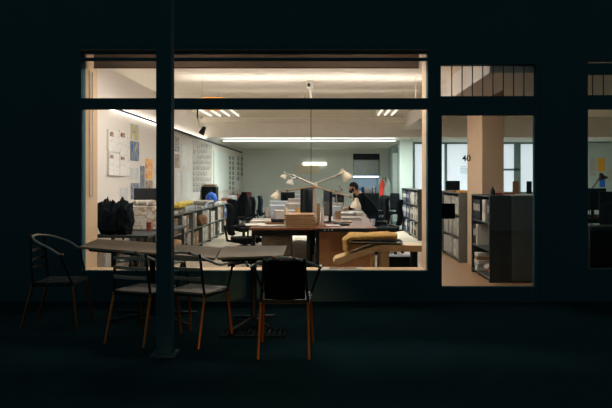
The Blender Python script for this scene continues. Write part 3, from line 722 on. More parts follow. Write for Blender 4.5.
for sx in (-.0, .44):
    for sy in (-.42, .42): MB().box(sx - .02, sy - .02, 0, sx + .02, sy + .02, .68).build('leg', 'darkmetal', t)
tag(MB().tube([(0, 0, 0), (0, 0, .12)], .035, 12).build('drink_can', 'bind_red', smooth=True, loc=(X(149, 8.5), 8.5, .716)), 'red can standing among the papers left of the post', 'can')

# ------------------------------------------------------------------ desks
def desk(label, x0, y0, x1, y1, ped=None):
    t = thing('desk', label, 'desk', ((x0 + x1) / 2, (y0 + y1) / 2, 0)); a, b = (x1 - x0) / 2, (y1 - y0) / 2
    MB().rbox(-a, -b, .71, a, b, .74, b=.005).build('desktop', 'deskwood', t)
    for sx in (-1, 1):
        for sy in (-1, 1): MB().rbox(sx * (a - .06) - .025, sy * (b - .06) - .025, 0, sx * (a - .06) + .025, sy * (b - .06) + .025, .71, b=.004).build('leg', 'black', t)
    MB().box(-a + .08, -b + .05, .63, a - .08, -b + .07, .71).box(-a + .08, b - .07, .63, a - .08, b - .05, .71).build('apron', 'black', t)
    return t
dy = [8.7, 10.3, 11.9, 13.5]
dn = ['nearest the window', 'second from the window', 'third from the window', 'farthest from the window']
for i, y in enumerate(dy):
    desk('red-brown desk %s in the left row' % dn[i], -1.07, y, -.175, y + 1.59)
    desk('red-brown desk %s in the right row' % dn[i], -.165, y, .73 + .04 * i, y + 1.59)
t = thing('drawer_cabinet', 'tan wood-panelled cabinet under the nearest desk of the right row', 'cabinet', (-.1, 8.74, 0))
MB().rbox(.0, .02, .03, .75, .6, .69, b=.006).build('body', 'black', t)
MB().rbox(.0, 0, .05, .75, .02, .685, b=.004).build('front_panel', 'panelwood', t)
cb = thing('cable_tray', 'black cable tray with three pale sockets at the near desk edge', 'tray', (.02, 8.66, .69))
MB().rbox(-.12, 0, -.0, .6, .035, .045, b=.004).build('tray', 'black', cb)
for k in range(3): MB().cyl((-.02 + .05 * k, -.001, .02), .011, .012, 10).build('socket', 'paper', cb)
t = thing('drawer_pedestal', 'grey drawer pedestal standing under the nearest left desk', 'cabinet', (-.92, 9.0, 0))
MB().rbox(0, 0, .04, .42, .55, .6, b=.006).build('body', mat('taupe_metal', '6a6152', .5), t)
for k in range(3):
    d_ = MB().rbox(.01, -.012, .06 + k * .18, .41, 0, .225 + k * .18, b=.003).build('drawer', mat('taupe_metal_drawer', '70675a', .5), t)
    MB().box(.15, -.03, .17 + k * .18, .27, -.012, .18 + k * .18).build('handle', 'chrome', d_)
DT = .741
for k in range(6):
    tag(MB().rbox(-.21, -.26, 0, .21, .26, .026, b=.002).build('cardboard_sheet', ['card', 'bind_brown', 'card', 'bind_brown', 'card', 'bind_brown'][k], loc=(X(300.5, 9.0) + random.uniform(-.02, .02), 9.1, DT + k * .031), rz=random.uniform(-.05, .05)),
        'brown board in the pile on the near desk edge, %s from the bottom' % ordin[k], 'board')
roll(X(285.5, 8.95), 9.0, DT, .27, .024, 'cream', 'cream upright tube left of the pile of brown boards', upright=True)
roll(X(318.3, 9.2), 9.35, DT, .32, .024, 'card', 'brown upright paper tube beside the lamp pole, right of the board pile', upright=True)
roll(X(322.5, 9.3), 9.4, DT, .28, .02, 'cream', 'pale upright tube just left of the right monitor', upright=True)
for k, (px, d, wx_, wy, h, m, l) in enumerate([
  (256, 9.3, .30, .42, .012, 'paper', 'flat white sheet pile at the near left desk corner'), (272, 9.0, .36, .22, .02, 'paper', 'long white sheets along the near desk edge'),
  (262, 9.75, .36, .3, .04, 'paper', 'white papers behind the sheets at the near left corner'), (276, 9.6, .28, .3, .035, 'bind_brown', 'brown paper pile left of the cream tube'),
  (262, 10.3, .3, .3, .03, 'paper', 'thin white paper pile on the second left desk edge'),
  (285, 10.6, .34, .4, .16, 'paper', 'thick white paper stack left of the left monitor'), (279, 11.3, .34, .4, .22, 'paperblue', 'bluish paper stack on the second left desk'),
  (296, 11.2, .34, .4, .26, 'paper', 'high white paper stack behind the left monitor'), (279, 12.4, .36, .4, .26, 'paperblue', 'bluish box stack on the third left desk'),
  (297, 12.6, .36, .4, .3, 'paper', 'white stack on the third left desk'), (292, 13.8, .4, .4, .36, 'paperblue', 'tall bluish stack on the farthest left desk'), (308, 14.2, .3, .4, .3, 'paper', 'tall white stack on the farthest left desk'),
  (333, 9.1, .2, .28, .012, 'paper', 'white sheet on the near right desk edge'), (343, 9.9, .3, .24, .02, 'bind_brown', 'brown folder on the near right desk'),
  (351, 10.5, .34, .3, .05, 'paper', 'white paper pile on the second right desk edge'), (345, 11.3, .36, .34, .08, 'bind_grey', 'grey paper pile before the seated man'), (353, 12.1, .38, .34, .06, 'bind_white', 'broad off-white paper pile right before the seated man'),
  (333, 12.3, .3, .34, .16, 'paperblue', 'bluish paper stack behind the right monitor'), (336, 13.0, .3, .34, .2, 'paper', 'white paper stack left of the seated man'), (330, 14.5, .4, .3, .28, 'paperblue', 'bluish box stack on the farthest right desk')]):
    stack(X(px, d), d, DT, wx_, wy, h, m, l, random.uniform(-.2, .2))
def cup(px, d, m, label, z=DT, s=1, name='cup'):
    t = MB().lathe([(.001, 0), (.032, 0), (.038, .1), (.034, .1), (.03, .008), (.001, .008)], n=14).build(name, m, smooth=True, loc=(X(px, d), d, z)); t.scale = (s, s, s)
    return tag(t, label, 'cup')
cup(305.5, 9.35, 'cream', 'cream cup in front of the left monitor', DT + 0, 1)
cup(311, 9.5, 'paper', 'white cup between the left monitor and the lamp pole')
cup(338, 10.9, 'card', 'brown paper cup right of the right monitor', s=1.3)
cup(373, 9.3, 'paperblue', 'clear small cup at the right end of the near desk', s=.9)
cup(273, 12.0, 'blue', 'deep blue cup on the left desks', s=1.6)
cup(268, 11.6, 'cream', 'cream beaker left of the deep blue cup', s=1.6)
tag(MB().lathe([(.001, 0), (.045, 0), (.045, .14), (.015, .19), (.015, .22), (.001, .22)], n=14).build('bottle', 'orange', smooth=True, loc=(X(298.5, 10.2), 10.2, DT)), 'amber bottle on the desk left of the left monitor', 'bottle')
tag(MB().rbox(-.06, -.04, 0, .06, .04, .06, b=.01).build('small_box', 'bind_red', loc=(X(291, 10.05), 10.1, DT)), 'small red box left of the amber bottle', 'box')
tag(MB().rbox(-.1, -.04, 0, .1, .04, .05, b=.01).build('pencil_case', 'black', loc=(X(278, 9.35), 9.35, DT + .036), rz=.3), 'black pencil case on the brown papers at the near left desk', 'case')

def monitor(label, px, d, rz, w=.5, h=.33, z0=.1, m='black'):
    t = thing('monitor', label, 'monitor', (X(px, d), d, DT), rz)
    MB().rbox(-w / 2, -.02, z0, w / 2, .02, z0 + h, b=.008).build('casing', m, t)
    MB().box(-w / 2 + .015, -.024, z0 + .015, w / 2 - .015, -.0205, z0 + h - .015).build('screen', 'screen', t)
    MB().rbox(-.03, .02, .01, .03, .05, z0 + .15, b=.006).build('stand', m, t); MB().rbox(-.12, -.07, 0, .12, .12, .015, b=.004).build('base', m, t)
    return t
monitor('black monitor left of the lamp pole, turned sideways', 306.6, 9.9, PI / 2 - .33, .46, .46, .1)
monitor('black monitor right of the lamp pole, turned sideways', 327.8, 10.0, -PI / 2 + .24, .44, .42, .1)
monitor('black monitor on the third left desk', 288, 13.0, PI / 2 - .5)
monitor('black monitor on the third right desk before the seated man', 338, 14.3, -PI / 2 + .6, .42, .26)
def keyboard(px, d, rz, label, m='bind_dark'):
    t = thing('keyboard', label, 'keyboard', (X(px, d), d, DT), rz)
    MB().rbox(-.21, -.07, 0, .21, .07, .018, b=.005).build('case', m, t)
    k = MB()
    for r in range(4):
        for c in range(13): k.box(-.195 + c * .03, -.055 + r * .028, .018, -.17 + c * .03, -.032 + r * .028, .024)
    k.build('keys', m, t)
keyboard(341, 9.35, -PI / 2 + .3, 'black keyboard on the near right desk')
# lamp pole with its swivelling lamps
pc = Vector((X(314.5, 9.9), 9.9, DT))
t = thing('lamp_pole', 'pale thick pole on the desks that carries the swivelling desk lamps', 'pole', pc)
MB().cyl((0, 0, 0), .09, .02, 20).build('base', 'cream', t, smooth=True)
MB().cyl((0, 0, .02), .034, .56, 16, .03).build('pole', mat('taupe_pole', 'b9ab98', .5), t, smooth=True)
MB().cyl((0, 0, .58), .05, .04, 16).build('collar', 'cream', t, smooth=True)
def desk_lamp(label, hub, elbow, head, tilt=(0, 0), s=1.0, m='cream', arm='alu'):
    t = thing('desk_lamp', label, 'lamp', hub); e = elbow - hub; h = head - hub
    dirn = h.normalized(); side = dirn.cross(Vector((0, 0, 1))).normalized() * .012; up = Vector((0, 0, .0))
    MB().tube([side, e + side], .010, 6).tube([-side, e - side], .010, 6).build('lower_arm', arm, t, smooth=True)
    MB().tube([e, h + Vector((0, 0, .03))], .009, 6).build('upper_arm', arm, t, smooth=True)
    MB().blob(e, (.024, .024, .024), 2).blob(h + Vector((0, 0, .04)), (.024, .024, .024), 2).build('joint', 'steel', t, smooth=True)
    R = Matrix.Rotation(tilt[0], 3, 'Y') @ Matrix.Rotation(tilt[1], 3, 'X')
    MB().lathe([(.001, .06), (.022, .058), (.03, .03), (.05, .0), (.075, -.05), (.078, -.07), (.07, -.07), (.045, -.005), (.02, .03), (.001, .04)], h * 1, 18, R * (s * .88)).build('lamp_shade', m, t, smooth=True)
    MB().blob(h + (R * s) @ Vector((0, 0, -.03)), (.028 * s, .028 * s, .034 * s), 2).build('bulb', 'paper', t, smooth=True)
    return t
hub = pc + Vector((0, 0, .6))
desk_lamp('cream desk lamp reaching farthest up and left from the pole', hub, P(293.5, 175.5, 10.3), P(284.5, 175.5, 10.4), (.5, 0), .8)
desk_lamp('white desk lamp just below the uppermost left lamp', hub + Vector((0, -.02, -.01)), P(297, 177.5, 9.75), P(290.8, 180.6, 9.6), (.3, .1), .85, 'paper', 'paper')
desk_lamp('cream desk lamp reaching low to the left over the papers', hub + Vector((0, -.01, -.03)), P(287, 190.3, 9.4), P(276.5, 194, 9.3), (.35, .1), 1.0, 'cream', 'card')
desk_lamp('large cream desk lamp reaching up to the right of the pole', hub + Vector((0, .02, 0)), P(338.5, 174.8, 9.8), P(345.5, 174.5, 9.7), (-.6, .3), 1.25)
desk_lamp('cream desk lamp hanging low at the right before the seated man', hub + Vector((0, -.02, -.03)), P(350, 196.5, 9.5), P(356.3, 202.5, 9.45), (.1, .2), 1.25, 'cream', 'card')
desk_lamp('small grey desk lamp standing behind the right monitor', P(337, 205, 12.2) * 1, P(336, 191, 12.2), P(339.5, 188.5, 12.2), (-.3, .2), .9, 'greycloth')
desk_lamp('small cream lamp tilted up behind the large right lamp', hub + Vector((0, .03, .02)), P(336, 177, 10.4), P(343, 172.6, 10.5), (2.4, .3), .8)

# ------------------------------------------------------------------ office chairs
def office_chair(label, loc, rz, arms=True, cloth='blackfab'):
    t = thing('office_chair', label, 'chair', loc, rz)
    s = MB().rbox(-.24, -.22, .44, .24, .24, .51, b=.03).build('seat', cloth, t, smooth=True)
    b = MB(); n = 8; R = Matrix.Rotation(-.12, 3, 'X'); vs = []; fs = []
    for j in range(7):
        for i in range(n + 1):
            u = -1 + 2 * i / n; w_ = .225 * (1 - .12 * abs(j / 3 - 1) ** 2)
            vs.append((u * w_, -.25 - .05 * (j / 6) + .05 * u * u - .02 * math.sin(j), .56 + j * .08))
    for j in range(6):
        for i in range(n): a = j * (n + 1) + i; fs.append((a, a + 1, a + n + 2, a + n + 1))
    b.add(vs, fs); o = b.build('backrest', cloth, t, smooth=True); m_ = o.modifiers.new('thick', 'SOLIDIFY'); m_.thickness = .05; m_.offset = 0
    MB().tube([(0, -.05, .42), (0, -.29, .46), (0, -.33, .7)], .02, 8).build('back_bar', 'black', t, smooth=True)
    MB().cyl((0, 0, .1), .028, .34, 12).cyl((0, 0, .40), .1, .04, 12).build('gas_lift', 'black', t, smooth=True)
    for k in range(5):
        a = 2 * PI * k / 5; e = Vector((math.cos(a) * .3, math.sin(a) * .3, .08))
        l = MB().tube([(0, 0, .12), e], [.03, .018], 8).build('leg', 'black', t, smooth=True)
        c = Vector((-math.sin(a), math.cos(a), 0)) * .022
        MB().tube([e + Vector((0, 0, -.05)) - c, e + Vector((0, 0, -.05)) + c], .03, 12).build('caster', 'black', l, smooth=True)
    if arms:
        for sx in (-1, 1):
            MB().tube([(sx * .2, 0, .45), (sx * .29, 0, .48), (sx * .29, 0, .66)], .014, 8).tube([(sx * .29, -.12, .67), (sx * .29, .12, .67)], .022, 8).build('armrest', 'black', t, smooth=True)
    return t
office_chair('black office chair at the left side of the nearest desk', (-1.26, 9.85, 0), -PI / 2 + .25)
office_chair('black office chair at the second left desk', (-1.6, 12.2, 0), -PI / 2 + .5)
office_chair('black office chair at the third left desk, a dark jacket over it', (-1.45, 13.6, 0), -PI / 2 - .4)
office_chair('dark blue office chair at the farthest left desk', (-1.32, 15.0, 0), -PI / 2, cloth='navyfab')
office_chair('black armless office chair standing alone by the right bookcases', (X(388, 18.0), 18.0, 0), PI / 2 + .5, arms=False)
office_chair('black office chair the bearded man sits on', (1.12, 13.75, 0), PI / 2, arms=False)
office_chair('black office chair behind the seated man', (1.25, 15.3, 0), PI / 2 + .4)
office_chair('black office chair at the right side of the second right desk', (1.2, 11.95, 0), PI / 2 - .2, arms=False)
def jacket(label, loc, m, s=1.0, h=.55, rz=0):
    mb = MB(); n = 14; rings = 8; vs = []; fs = []
    for j in range(rings):
        z = -h * j / (rings - 1); r = .06 + .16 * min(1, j / 2.2)
        for k in range(n):
            a = 2 * PI * k / n; rr = r * (1 + .18 * math.sin(5 * a + j * .5)) * s
            vs.append((rr * math.cos(a), rr * .5 * math.sin(a), z))
    for j in range(rings - 1):
        for k in range(n): fs.append((j * n + k, j * n + (k + 1) % n, (j + 1) * n + (k + 1) % n, (j + 1) * n + k))
    fs.append(tuple(range(n))); fs.append(tuple(range((rings - 1) * n, rings * n))[::-1])
    mb.add(vs, fs)
    return tag(mb.build('coat', m, smooth=True, loc=loc, rz=rz), label, 'coat')
jacket('dark jacket draped over the third left office chair', (-1.76, 13.45, 1.16), 'blackfab', 1.3, .6, PI / 2)
# coat stand with red and grey coats
t = thing('coat_stand', 'slim coat stand by the kitchen corner at the back', 'stand', (X(386, 19.5), 19.5, 0))
MB().cyl((0, 0, 0), .18, .02, 16).build('base', 'black', t, smooth=True); MB().cyl((0, 0, .02), .016, 1.5, 10).build('pole', 'black', t, smooth=True)
for k in range(4):
    a = k * PI / 2; MB().tube([(0, 0, 1.45), (.12 * math.cos(a), .12 * math.sin(a), 1.5)], .008, 6).build('hook', 'black', t, smooth=True)
jacket('red coat hanging on the coat stand at the back', (X(382.3, 19.45), 19.45, 1.45), 'red', .38, .7)
jacket('long grey coat hanging on the coat stand at the back', (X(388, 19.2), 19.2, 1.47), 'greycloth', .6, 1.2)

# ------------------------------------------------------------------ kitchen niche at the back
t = thing('wall_cupboard', 'stainless wall cupboard over the kitchen counter at the back', 'cupboard', (1.05, 23.35, 1.58))
MB().rbox(0, 0, 0, .98, .36, .62, b=.004).build('body', 'steel', t)
for k in range(2): MB().rbox(.01 + k * .485, -.02, .01, .485 + k * .485, 0, .61, b=.003).build('door', 'steel', t)
MB().box(.02, .02, -.03, .96, .1, -.001).build('light_strip', 'led_kitchen', t)
struct(box(1.045, 23.98, .9, 2.04, 23.999, 1.58).build('trim_11', 'splash'))
struct(box(1.045, 23.3, 2.2, 2.04, 23.999, 2.499).build('trim_12', 'kitchen'))
t = thing('kitchen_counter', 'dark kitchen counter in the niche at the back', 'counter', (1.05, 23.2, 0))
MB().rbox(0, .03, .08, .98, .75, .9, b=.004).build('body', 'kitchen', t)
for k in range(2): MB().rbox(.01 + k * .485, 0, .1, .485 + k * .485, .03, .88, b=.003).build('door', 'kitchen', t)
MB().rbox(0, -.02, .9, .98, .78, .94, b=.004).build('worktop', 'darkmetal', t)
for k, (x, w_, h, m, l, n) in enumerate(((1.12, .22, .32, 'black', 'black coffee machine at the left of the kitchen counter', 'coffee_machine'), (1.42, .12, .26, 'bind_blue', 'dark blue canister on the kitchen counter', 'canister'),
      (1.6, .2, .2, 'cream', 'cream toaster on the kitchen counter', 'toaster'), (1.85, .14, .28, 'chrome', 'shiny kettle at the right of the kitchen counter', 'kettle'))):
    t = thing(n, l, n.replace('_', ' '), (x, 23.35, .94))
    if n in ('canister', 'kettle'):
        MB().lathe([(.001, 0), (w_ / 2, 0), (w_ / 2 * .9, h * .8), (w_ * .25, h * .9), (.001, h * .9)], n=14).build('body', m, t, smooth=True)
        MB().blob((0, 0, h * .92), (.02, .02, .02), 1).build('lid_knob', 'black', t)
    elif n == 'toaster':
        MB().rbox(-w_ / 2, 0, .01, w_ / 2, .14, h, b=.025).build('body', m, t, smooth=True); MB().box(-w_ / 2 + .03, .04, h, w_ / 2 - .03, .06, h + .004).box(-w_ / 2 + .03, .08, h, w_ / 2 - .03, .1, h + .004).build('slot', 'black', t)
    else:
        MB().rbox(-w_ / 2, 0, 0, w_ / 2, .3, .04, b=.006).rbox(-w_ / 2, .18, .04, w_ / 2, .3, h, b=.006).rbox(-w_ / 2, 0, h - .1, w_ / 2, .3, h, b=.006).build('body', m, t); MB().tube([(0, .06, h - .14), (0, .06, h - .1)], .015, 8).build('spout', 'chrome', t)

# ------------------------------------------------------------------ plywood seat with the sheepskin, behind the sill
yb0, yb1, dB = 7.86, 8.22, 7.9
def bp(px, py): return (X(px, dB), Z(py, dB))
t = thing('plywood_bench', 'birch plywood bench with one sloping wing behind the window sill', 'bench', (0, 0, 0))
MB().prism_xz([bp(377, 251), bp(379, 244.5), bp(424, 245.2), bp(424, 251.5)], yb0, yb1).build('top', 'plywood', t, bevel=.006)
MB().prism_xz([bp(378.5, 244.4), bp(376.5, 251.0), bp(338, 264.4), bp(334, 264.0), bp(333.2, 261.4), bp(335.5, 258.4)], yb0, yb1).build('sloping_wing', 'plywood', t, bevel=.006)
def leg_px(a, b): x0, x1 = X(a, dB), X(b, dB); return x0, x1
x0, x1 = leg_px(380.5, 389); MB().rbox(x0, yb0 + .02, 0, x1, yb0 + .3, Z(251.5, dB), b=.004).build('leg', 'plywood', t)
x0, x1 = leg_px(413, 417.5); MB().rbox(x0, yb0 + .02, 0, x1, yb0 + .3, Z(251.5, dB), b=.004).build('leg', 'black', t)
x0, x1 = leg_px(372, 375); MB().rbox(x0, yb0 + .02, 0, x1, yb0 + .3, Z(254.5, dB), b=.004).build('leg', 'plywood', t)
tag(MB().rbox(X(379, 8.3), 8.34, 0, X(413, 8.3), 8.6, Z(257, 8.3), b=.01).build('storage_box', 'black'), 'black box standing under the plywood bench', 'box')
t = thing('padded_board', 'dark padded board with a metal rim lying on the bench under the sheepskin', 'board', (X(372, 7.95), 8.04, 0))
zs = .622
MB().rbox(X(346, 8) - X(372, 8), -.16, zs - .025, X(402, 8) - X(372, 8), .16, zs + .012, b=.008).build('padding', 'blackfab', t)
MB().tube([(X(346, 8) - X(372, 8), -.17, zs + .006), (X(402, 8) - X(372, 8), -.17, zs - .008)], .011, 8).tube([(X(346, 8) - X(372, 8), .17, zs + .006), (X(402, 8) - X(372, 8), .17, zs - .008)], .011, 8).build('rim', 'chrome', t, smooth=True)
# sheepskin: thick fleece swept over the stool and down at its left end
path = [P(350, 252.5, 7.97), P(346.3, 247, 7.97), P(345.8, 240, 7.97), P(350, 236.0, 7.97), P(362, 236.2, 7.97), P(374, 235.4, 7.97), P(386, 235.0, 7.97), P(393, 235.6, 7.97), P(396.5, 237.5, 7.97)]
fine = []
for i in range(len(path) - 1):
    for k in range(5): fine.append(path[i].lerp(path[i + 1], k / 5))
fine.append(path[-1]); o0 = fine[0].copy()
mb = MB(); n = 28; vs = []; N_ = len(fine)
for i, p in enumerate(fine):
    tg = (fine[min(i + 1, N_ - 1)] - fine[max(i - 1, 0)]).normalized(); nr = Vector((-tg.z, 0, tg.x))
    e = min(1, .35 + min(i, N_ - 1 - i) * .3)
    for k in range(n):
        a = 2 * PI * k / n
        q = p - o0 + Vector((0, 1, 0)) * math.cos(a) * .19 * e + nr * math.sin(a) * .043 * e
        nz = noise.noise(q * 14) * .018 + noise.noise(q * 45) * .01
        vs.append(q + (Vector((0, 1, 0)) * math.cos(a) + nr * math.sin(a)) * nz)
fs = [(i * n + k, i * n + (k + 1) % n, (i + 1) * n + (k + 1) % n, (i + 1) * n + k) for i in range(N_ - 1) for k in range(n)]
fs += [tuple(range(n))[::-1], tuple(range((N_ - 1) * n, N_ * n))]
mb.add(vs, fs)
tag(mb.build('sheepskin', 'fur', smooth=True, loc=o0), 'tan sheepskin draped over the plywood bench behind the window sill', 'sheepskin')
# small things on the inner sill
for k, (px, m, l) in enumerate(((336, 'card', 'brown offcut lying on the window sill'), (350, 'bind_brown', 'darker brown offcut lying on the window sill right of the lighter one'))):
    tag(MB().rbox(-.08, -.03, 0, .08, .03, .02, b=.003).build('wood_offcut', m, loc=(X(px, 7.45), 7.45, SILL + .001), rz=.15 * k), l, 'offcut')
tag(MB().box(0, 0, 0, .5, .2, .004).box(.05, .02, .004, .48, .18, .008).build('paper_sheet', 'paper', loc=(X(322, 7.45), 7.37, SILL + .001)), 'white sheet lying on the window sill before the tan panel', 'paper')

# ------------------------------------------------------------------ room at the far right, seen through window 3
desk('dark desk with a black lamp in the room at the right edge', 4.4, 11.2, 6.6, 12.0)
t = thing('desk_lamp', 'black desk lamp on the desk at the right edge of the picture', 'lamp', (4.9, 11.5, .741))
MB().cyl((0, 0, 0), .09, .02, 16).build('base', 'black', t, smooth=True)
lh = P(601.5, 176, 11.5) - Vector((4.9, 11.5, .741))
MB().tube([(0, 0, .02), (-.0, 0, Z(192, 11.5) - .741)], .009, 8).tube([(0, 0, Z(192, 11.5) - .741), lh], .009, 8).build('arm', 'black', t, smooth=True)
MB().lathe([(.001, .06), (.03, .055), (.05, 0), (.11, -.06), (.1, -.06), (.04, .0), (.001, .04)], lh, 18, Matrix.Rotation(-.35, 3, 'Y')).build('lamp_shade', mat('dark_bronze', '4a3a34', .4), t, smooth=True)
monitor('black monitor on the desk at the right edge', 593.5, 11.9, .1, .5, .42)
monitor('dark monitor seen from behind on the right edge desk', 612, 11.7, PI + .2, .55, .36)
office_chair('black office chair before the desk at the right edge', (4.72, 10.4, 0), 0)
t = thing('low_cabinet', 'low dark cabinet just inside the window at the right edge', 'cabinet', (3.85, 9.0, 0))
MB().rbox(0, 0, .03, 1.8, .42, .74, b=.006).build('body', 'kitchen', t)
for k in range(3): MB().rbox(.01 + k * .6, -.018, .05, .59 + k * .6, 0, .72, b=.003).build('door', 'kitchen', t)
for (a, b, c, d, m, l) in ((590, 158, 596, 176, 'paper', 'white sheet pinned on the far wall at the right edge'), (597.5, 158, 605, 171.5, 'orange', 'orange sheet pinned on the far wall at the right edge'), (599.5, 178, 605, 187, 'blue', 'blue sheet pinned on the far wall under the orange one'), (606.5, 169, 612, 181, 'bind_white', 'off-white sheet pinned beside the orange sheet')):
    o = MB().box(0, 0, 0, X(c, YW) - X(a, YW), .006, Z(b, YW) - Z(d, YW)).build('wall_sheet', m, loc=(X(a, YW), YW - .008, Z(d, YW))); tag(o, l, 'sheet')
tag(MB().rbox(0, 0, 0, .3, .03, .25, b=.004).build('picture_frame', 'bind_brown', loc=(X(593, 14), 14, 0)) if False else MB().rbox(0, 0, 0, .2, .3, .12, b=.01).build('storage_box', 'bind_grey', loc=(4.55, 11.3, .741)), 'grey box on the desk at the right edge', 'box')

# ------------------------------------------------------------------ the seated man
def skinned(name, pts, edges, m, parent, sub=2, root=0):
    me = bpy.data.meshes.new(name); me.from_pydata([p[0] for p in pts], edges, []); me.update()
    o = bpy.data.objects.new(name, me); C.objects.link(o); o.parent = parent
    md = o.modifiers.new('skin', 'SKIN'); md.use_smooth_shade = True
    if not me.skin_vertices: 
        me.attributes.new('skin', 'FLOAT', 'POINT') if False else None
    sv = me.skin_vertices[0].data if me.skin_vertices else None
    if sv is not None:
        for i, p in enumerate(pts):
            r = p[1]; sv[i].radius = (r, r) if not isinstance(r, tuple) else r; sv[i].use_root = (i == root)
    s = o.modifiers.new('sub', 'SUBSURF'); s.levels = sub; s.render_levels = sub
    me.materials.append(M[m])
    dg = bpy.context.evaluated_depsgraph_get(); bpy.context.view_layer.update()
    m2 = bpy.data.meshes.new_from_object(o.evaluated_get(dg)); m2.name = name
    if not m2.materials: m2.materials.append(M[m])
    for p in m2.polygons: p.use_smooth = True
    o.modifiers.clear(); o.data = m2
    return o
def skin_layer(me):
    if not me.skin_vertices:
        bm = bmesh.new(); bm.from_mesh(me); bm.verts.layers.skin.verify(); bm.to_mesh(me); bm.free()
def skinned(name, pts, edges, m, parent, sub=2, root=0):
    me = bpy.data.meshes.new(name)
    bm = bmesh.new(); lay = bm.verts.layers.skin.verify()
    vs = []
    for i, (p, r) in enumerate(pts):
        v = bm.verts.new(p); v[lay].radius = (r, r) if not isinstance(r, tuple) else r; v[lay].use_root = (i == root); vs.append(v)
    for a, b in edges: bm.edges.new((vs[a], vs[b]))
    bm.to_mesh(me); bm.free()
    o = bpy.data.objects.new(name, me); C.objects.link(o); me.materials.append(M[m])
    o.modifiers.new('skin', 'SKIN').use_smooth_shade = True
    s = o.modifiers.new('sub', 'SUBSURF'); s.levels = sub; s.render_levels = sub
    bpy.context.view_layer.update()
    m2 = bpy.data.meshes.new_from_object(o.evaluated_get(bpy.context.evaluated_depsgraph_get())); m2.name = name
    for p in m2.polygons: p.use_smooth = True
    o.modifiers.clear(); o.data = m2; o.parent = parent
    return o
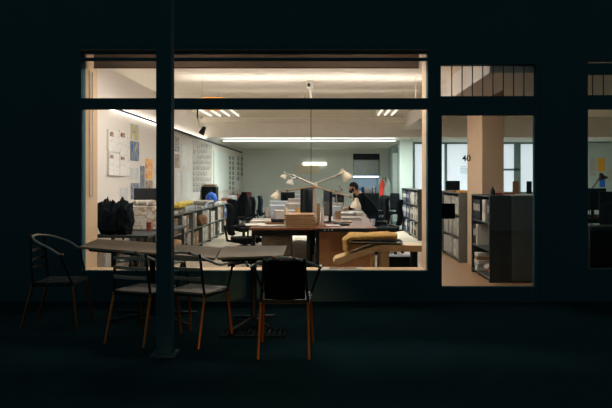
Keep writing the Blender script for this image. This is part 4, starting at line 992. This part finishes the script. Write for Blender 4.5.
def person():
    # local: faces -x ; origin on the floor under the hips
    t = thing('person', 'bearded man in dark clothes seated at the desks, facing left and reaching forward', 'person', (1.06, 13.75, 0))
    pts, ed = [], []
    def V(p, r, a=None):
        pts.append((p, r)); i = len(pts) - 1
        if a is not None: ed.append((a, i))
        return i
    pel = V((0, 0, .56), .15)
    wai = V((-.04, 0, .74), .135, pel); che = V((-.17, 0, .95), .15, wai); nb = V((-.29, 0, 1.10), .075, che)
    nk = V((-.36, 0, 1.15), .055, nb); hd0 = V((-.43, 0, 1.21), .075, nk); hd1 = V((-.45, 0, 1.27), .083, hd0); V((-.44, 0, 1.315), .055, hd1)
    V((-.535, 0, 1.235), .014, hd0)                                     # nose
    hands = []
    for sy in (-1, 1):
        sh = V((-.24, sy * .17, 1.05), .06, che)
        if sy < 0: el, wr, pm = (-.42, -.25, .82), (-.66, -.17, .79), (-.735, -.15, .785)
        else: el, wr, pm = (-.40, .27, .82), (-.62, .2, .79), (-.695, .18, .785)
        e = V(el, .042, sh); w_ = V(wr, .028, e); p_ = V(pm, (.034, .02), w_)
        pmv = Vector(pm); 
        for k in range(4):
            off = (k - 1.5) * .02; L = (.034, .042, .040, .030)[k]
            a = V(tuple(pmv + Vector((-.03, off, .002))), .0085, p_); b_ = V(tuple(pmv + Vector((-.03 - L, off * 1.2, -.002))), .008, a); V(tuple(pmv + Vector((-.03 - L * 1.7, off * 1.25, -.016))), .007, b_)
        a = V(tuple(pmv + Vector((.01, -sy * .035, 0))), .01, p_); V(tuple(pmv + Vector((-.02, -sy * .055, -.006))), .0085, a)
        hp_ = V((-.03, sy * .1, .54), .09, pel); kn = V((-.46, sy * .13, .53), .062, hp_); an = V((-.44, sy * .13, .1), .04, kn)
        V((-.5, sy * .13, .045), .038, an)
    skinned('body', pts, ed, 'skin', t)
    # sweater
    pts, ed = [], []
    a = V((.01, 0, .52), .19); b = V((-.04, 0, .74), .185, a); c = V((-.17, 0, .95), .195, b); V((-.29, 0, 1.10), .098, c)
    for sy in (-1, 1):
        s_ = V((-.24, sy * .17, 1.05), .085, c); e = V((-.42 if sy < 0 else -.40, sy * .26, .825), .056, s_); V((-.55 if sy < 0 else -.52, sy * .22, .80), .044, e)
    skinned('sweater', pts, ed, 'blackfab', t)
    pts, ed = [], []
    a = V((.01, 0, .55), .16)
    for sy in (-1, 1):
        h_ = V((-.04, sy * .1, .545), .1, a); k_ = V((-.46, sy * .13, .535), .074, h_); V((-.44, sy * .13, .12), .055, k_)
    skinned('trousers', pts, ed, 'navyfab', t)
    for sy in (-1, 1): MB().rbox(-.6, sy * .13 - .045, 0, -.37, sy * .13 + .045, .09, b=.03).build('shoe', 'black', t, smooth=True)
    MB().blob((-.425, 0, 1.31), (.095, .088, .07), 3, .15, 6, 1).blob((-.375, 0, 1.27), (.06, .085, .08), 3, .15, 6, 2).build('hair', 'hair', t, smooth=True)
    MB().blob((-.485, 0, 1.175), (.05, .062, .045), 3, .15, 6, 3).blob((-.445, -.065, 1.21), (.035, .022, .045), 2).blob((-.445, .065, 1.21), (.035, .022, .045), 2).build('beard', 'hair', t, smooth=True)
    for sy in (-1, 1):
        MB().blob((-.525, sy * .032, 1.262), (.009, .012, .008), 1).build('eye', 'black', t, smooth=True)
        MB().blob((-.42, sy * .086, 1.24), (.018, .01, .028), 2).build('ear', 'skin', t, smooth=True)
person()

# ------------------------------------------------------------------ night light outside
wd = bpy.data.worlds.new('night'); S.world = wd; wd.use_nodes = True
bg = wd.node_tree.nodes['Background']; bg.inputs[0].default_value = (.24, .42, .45, 1); bg.inputs[1].default_value = .15
def light(kind, name, loc, energy, col, **k):
    l = bpy.data.lights.new(name, kind); l.energy = energy; l.color = col
    for a, b in k.items(): setattr(l, a, b)
    o = bpy.data.objects.new(name, l); C.objects.link(o); o.location = loc; return o
light('SPOT', 'low_leg_spot', (.6, -1.5, .3), 800, (1, .5, .2), shadow_soft_size=.2, spot_size=.32, spot_blend=1)  # unseen low spot standing in for a street lamp, cone kept on the chair legs
S.objects['low_leg_spot'].rotation_euler = (Vector((-.42, 5.1, -.42)) - Vector((.6, -1.5, .3))).to_track_quat('-Z', 'Y').to_euler()

# ------------------------------------------------------------------ camera and view
cam = bpy.data.cameras.new('camera'); co = bpy.data.objects.new('camera', cam); C.objects.link(co)
co.location = (0, 0, H); co.rotation_euler = (PI / 2, 0, 0)
cam.sensor_width = 36; cam.lens = F / 612 * 36
cam.shift_x = -(CX - 306) / 612; cam.shift_y = -(204 - CY) / 612
S.camera = co
S.view_settings.view_transform = 'Standard'; S.view_settings.look = 'None'; S.view_settings.gamma = 1; S.view_settings.exposure = 0
S.view_settings.use_curve_mapping = False
S.cycles.use_denoising = True
try: S.cycles.denoiser = 'OPENIMAGEDENOISE'
except Exception: pass
S.cycles.max_bounces = 10; S.cycles.diffuse_bounces = 6; S.cycles.transparent_max_bounces = 12
S.cycles.sample_clamp_indirect = 4
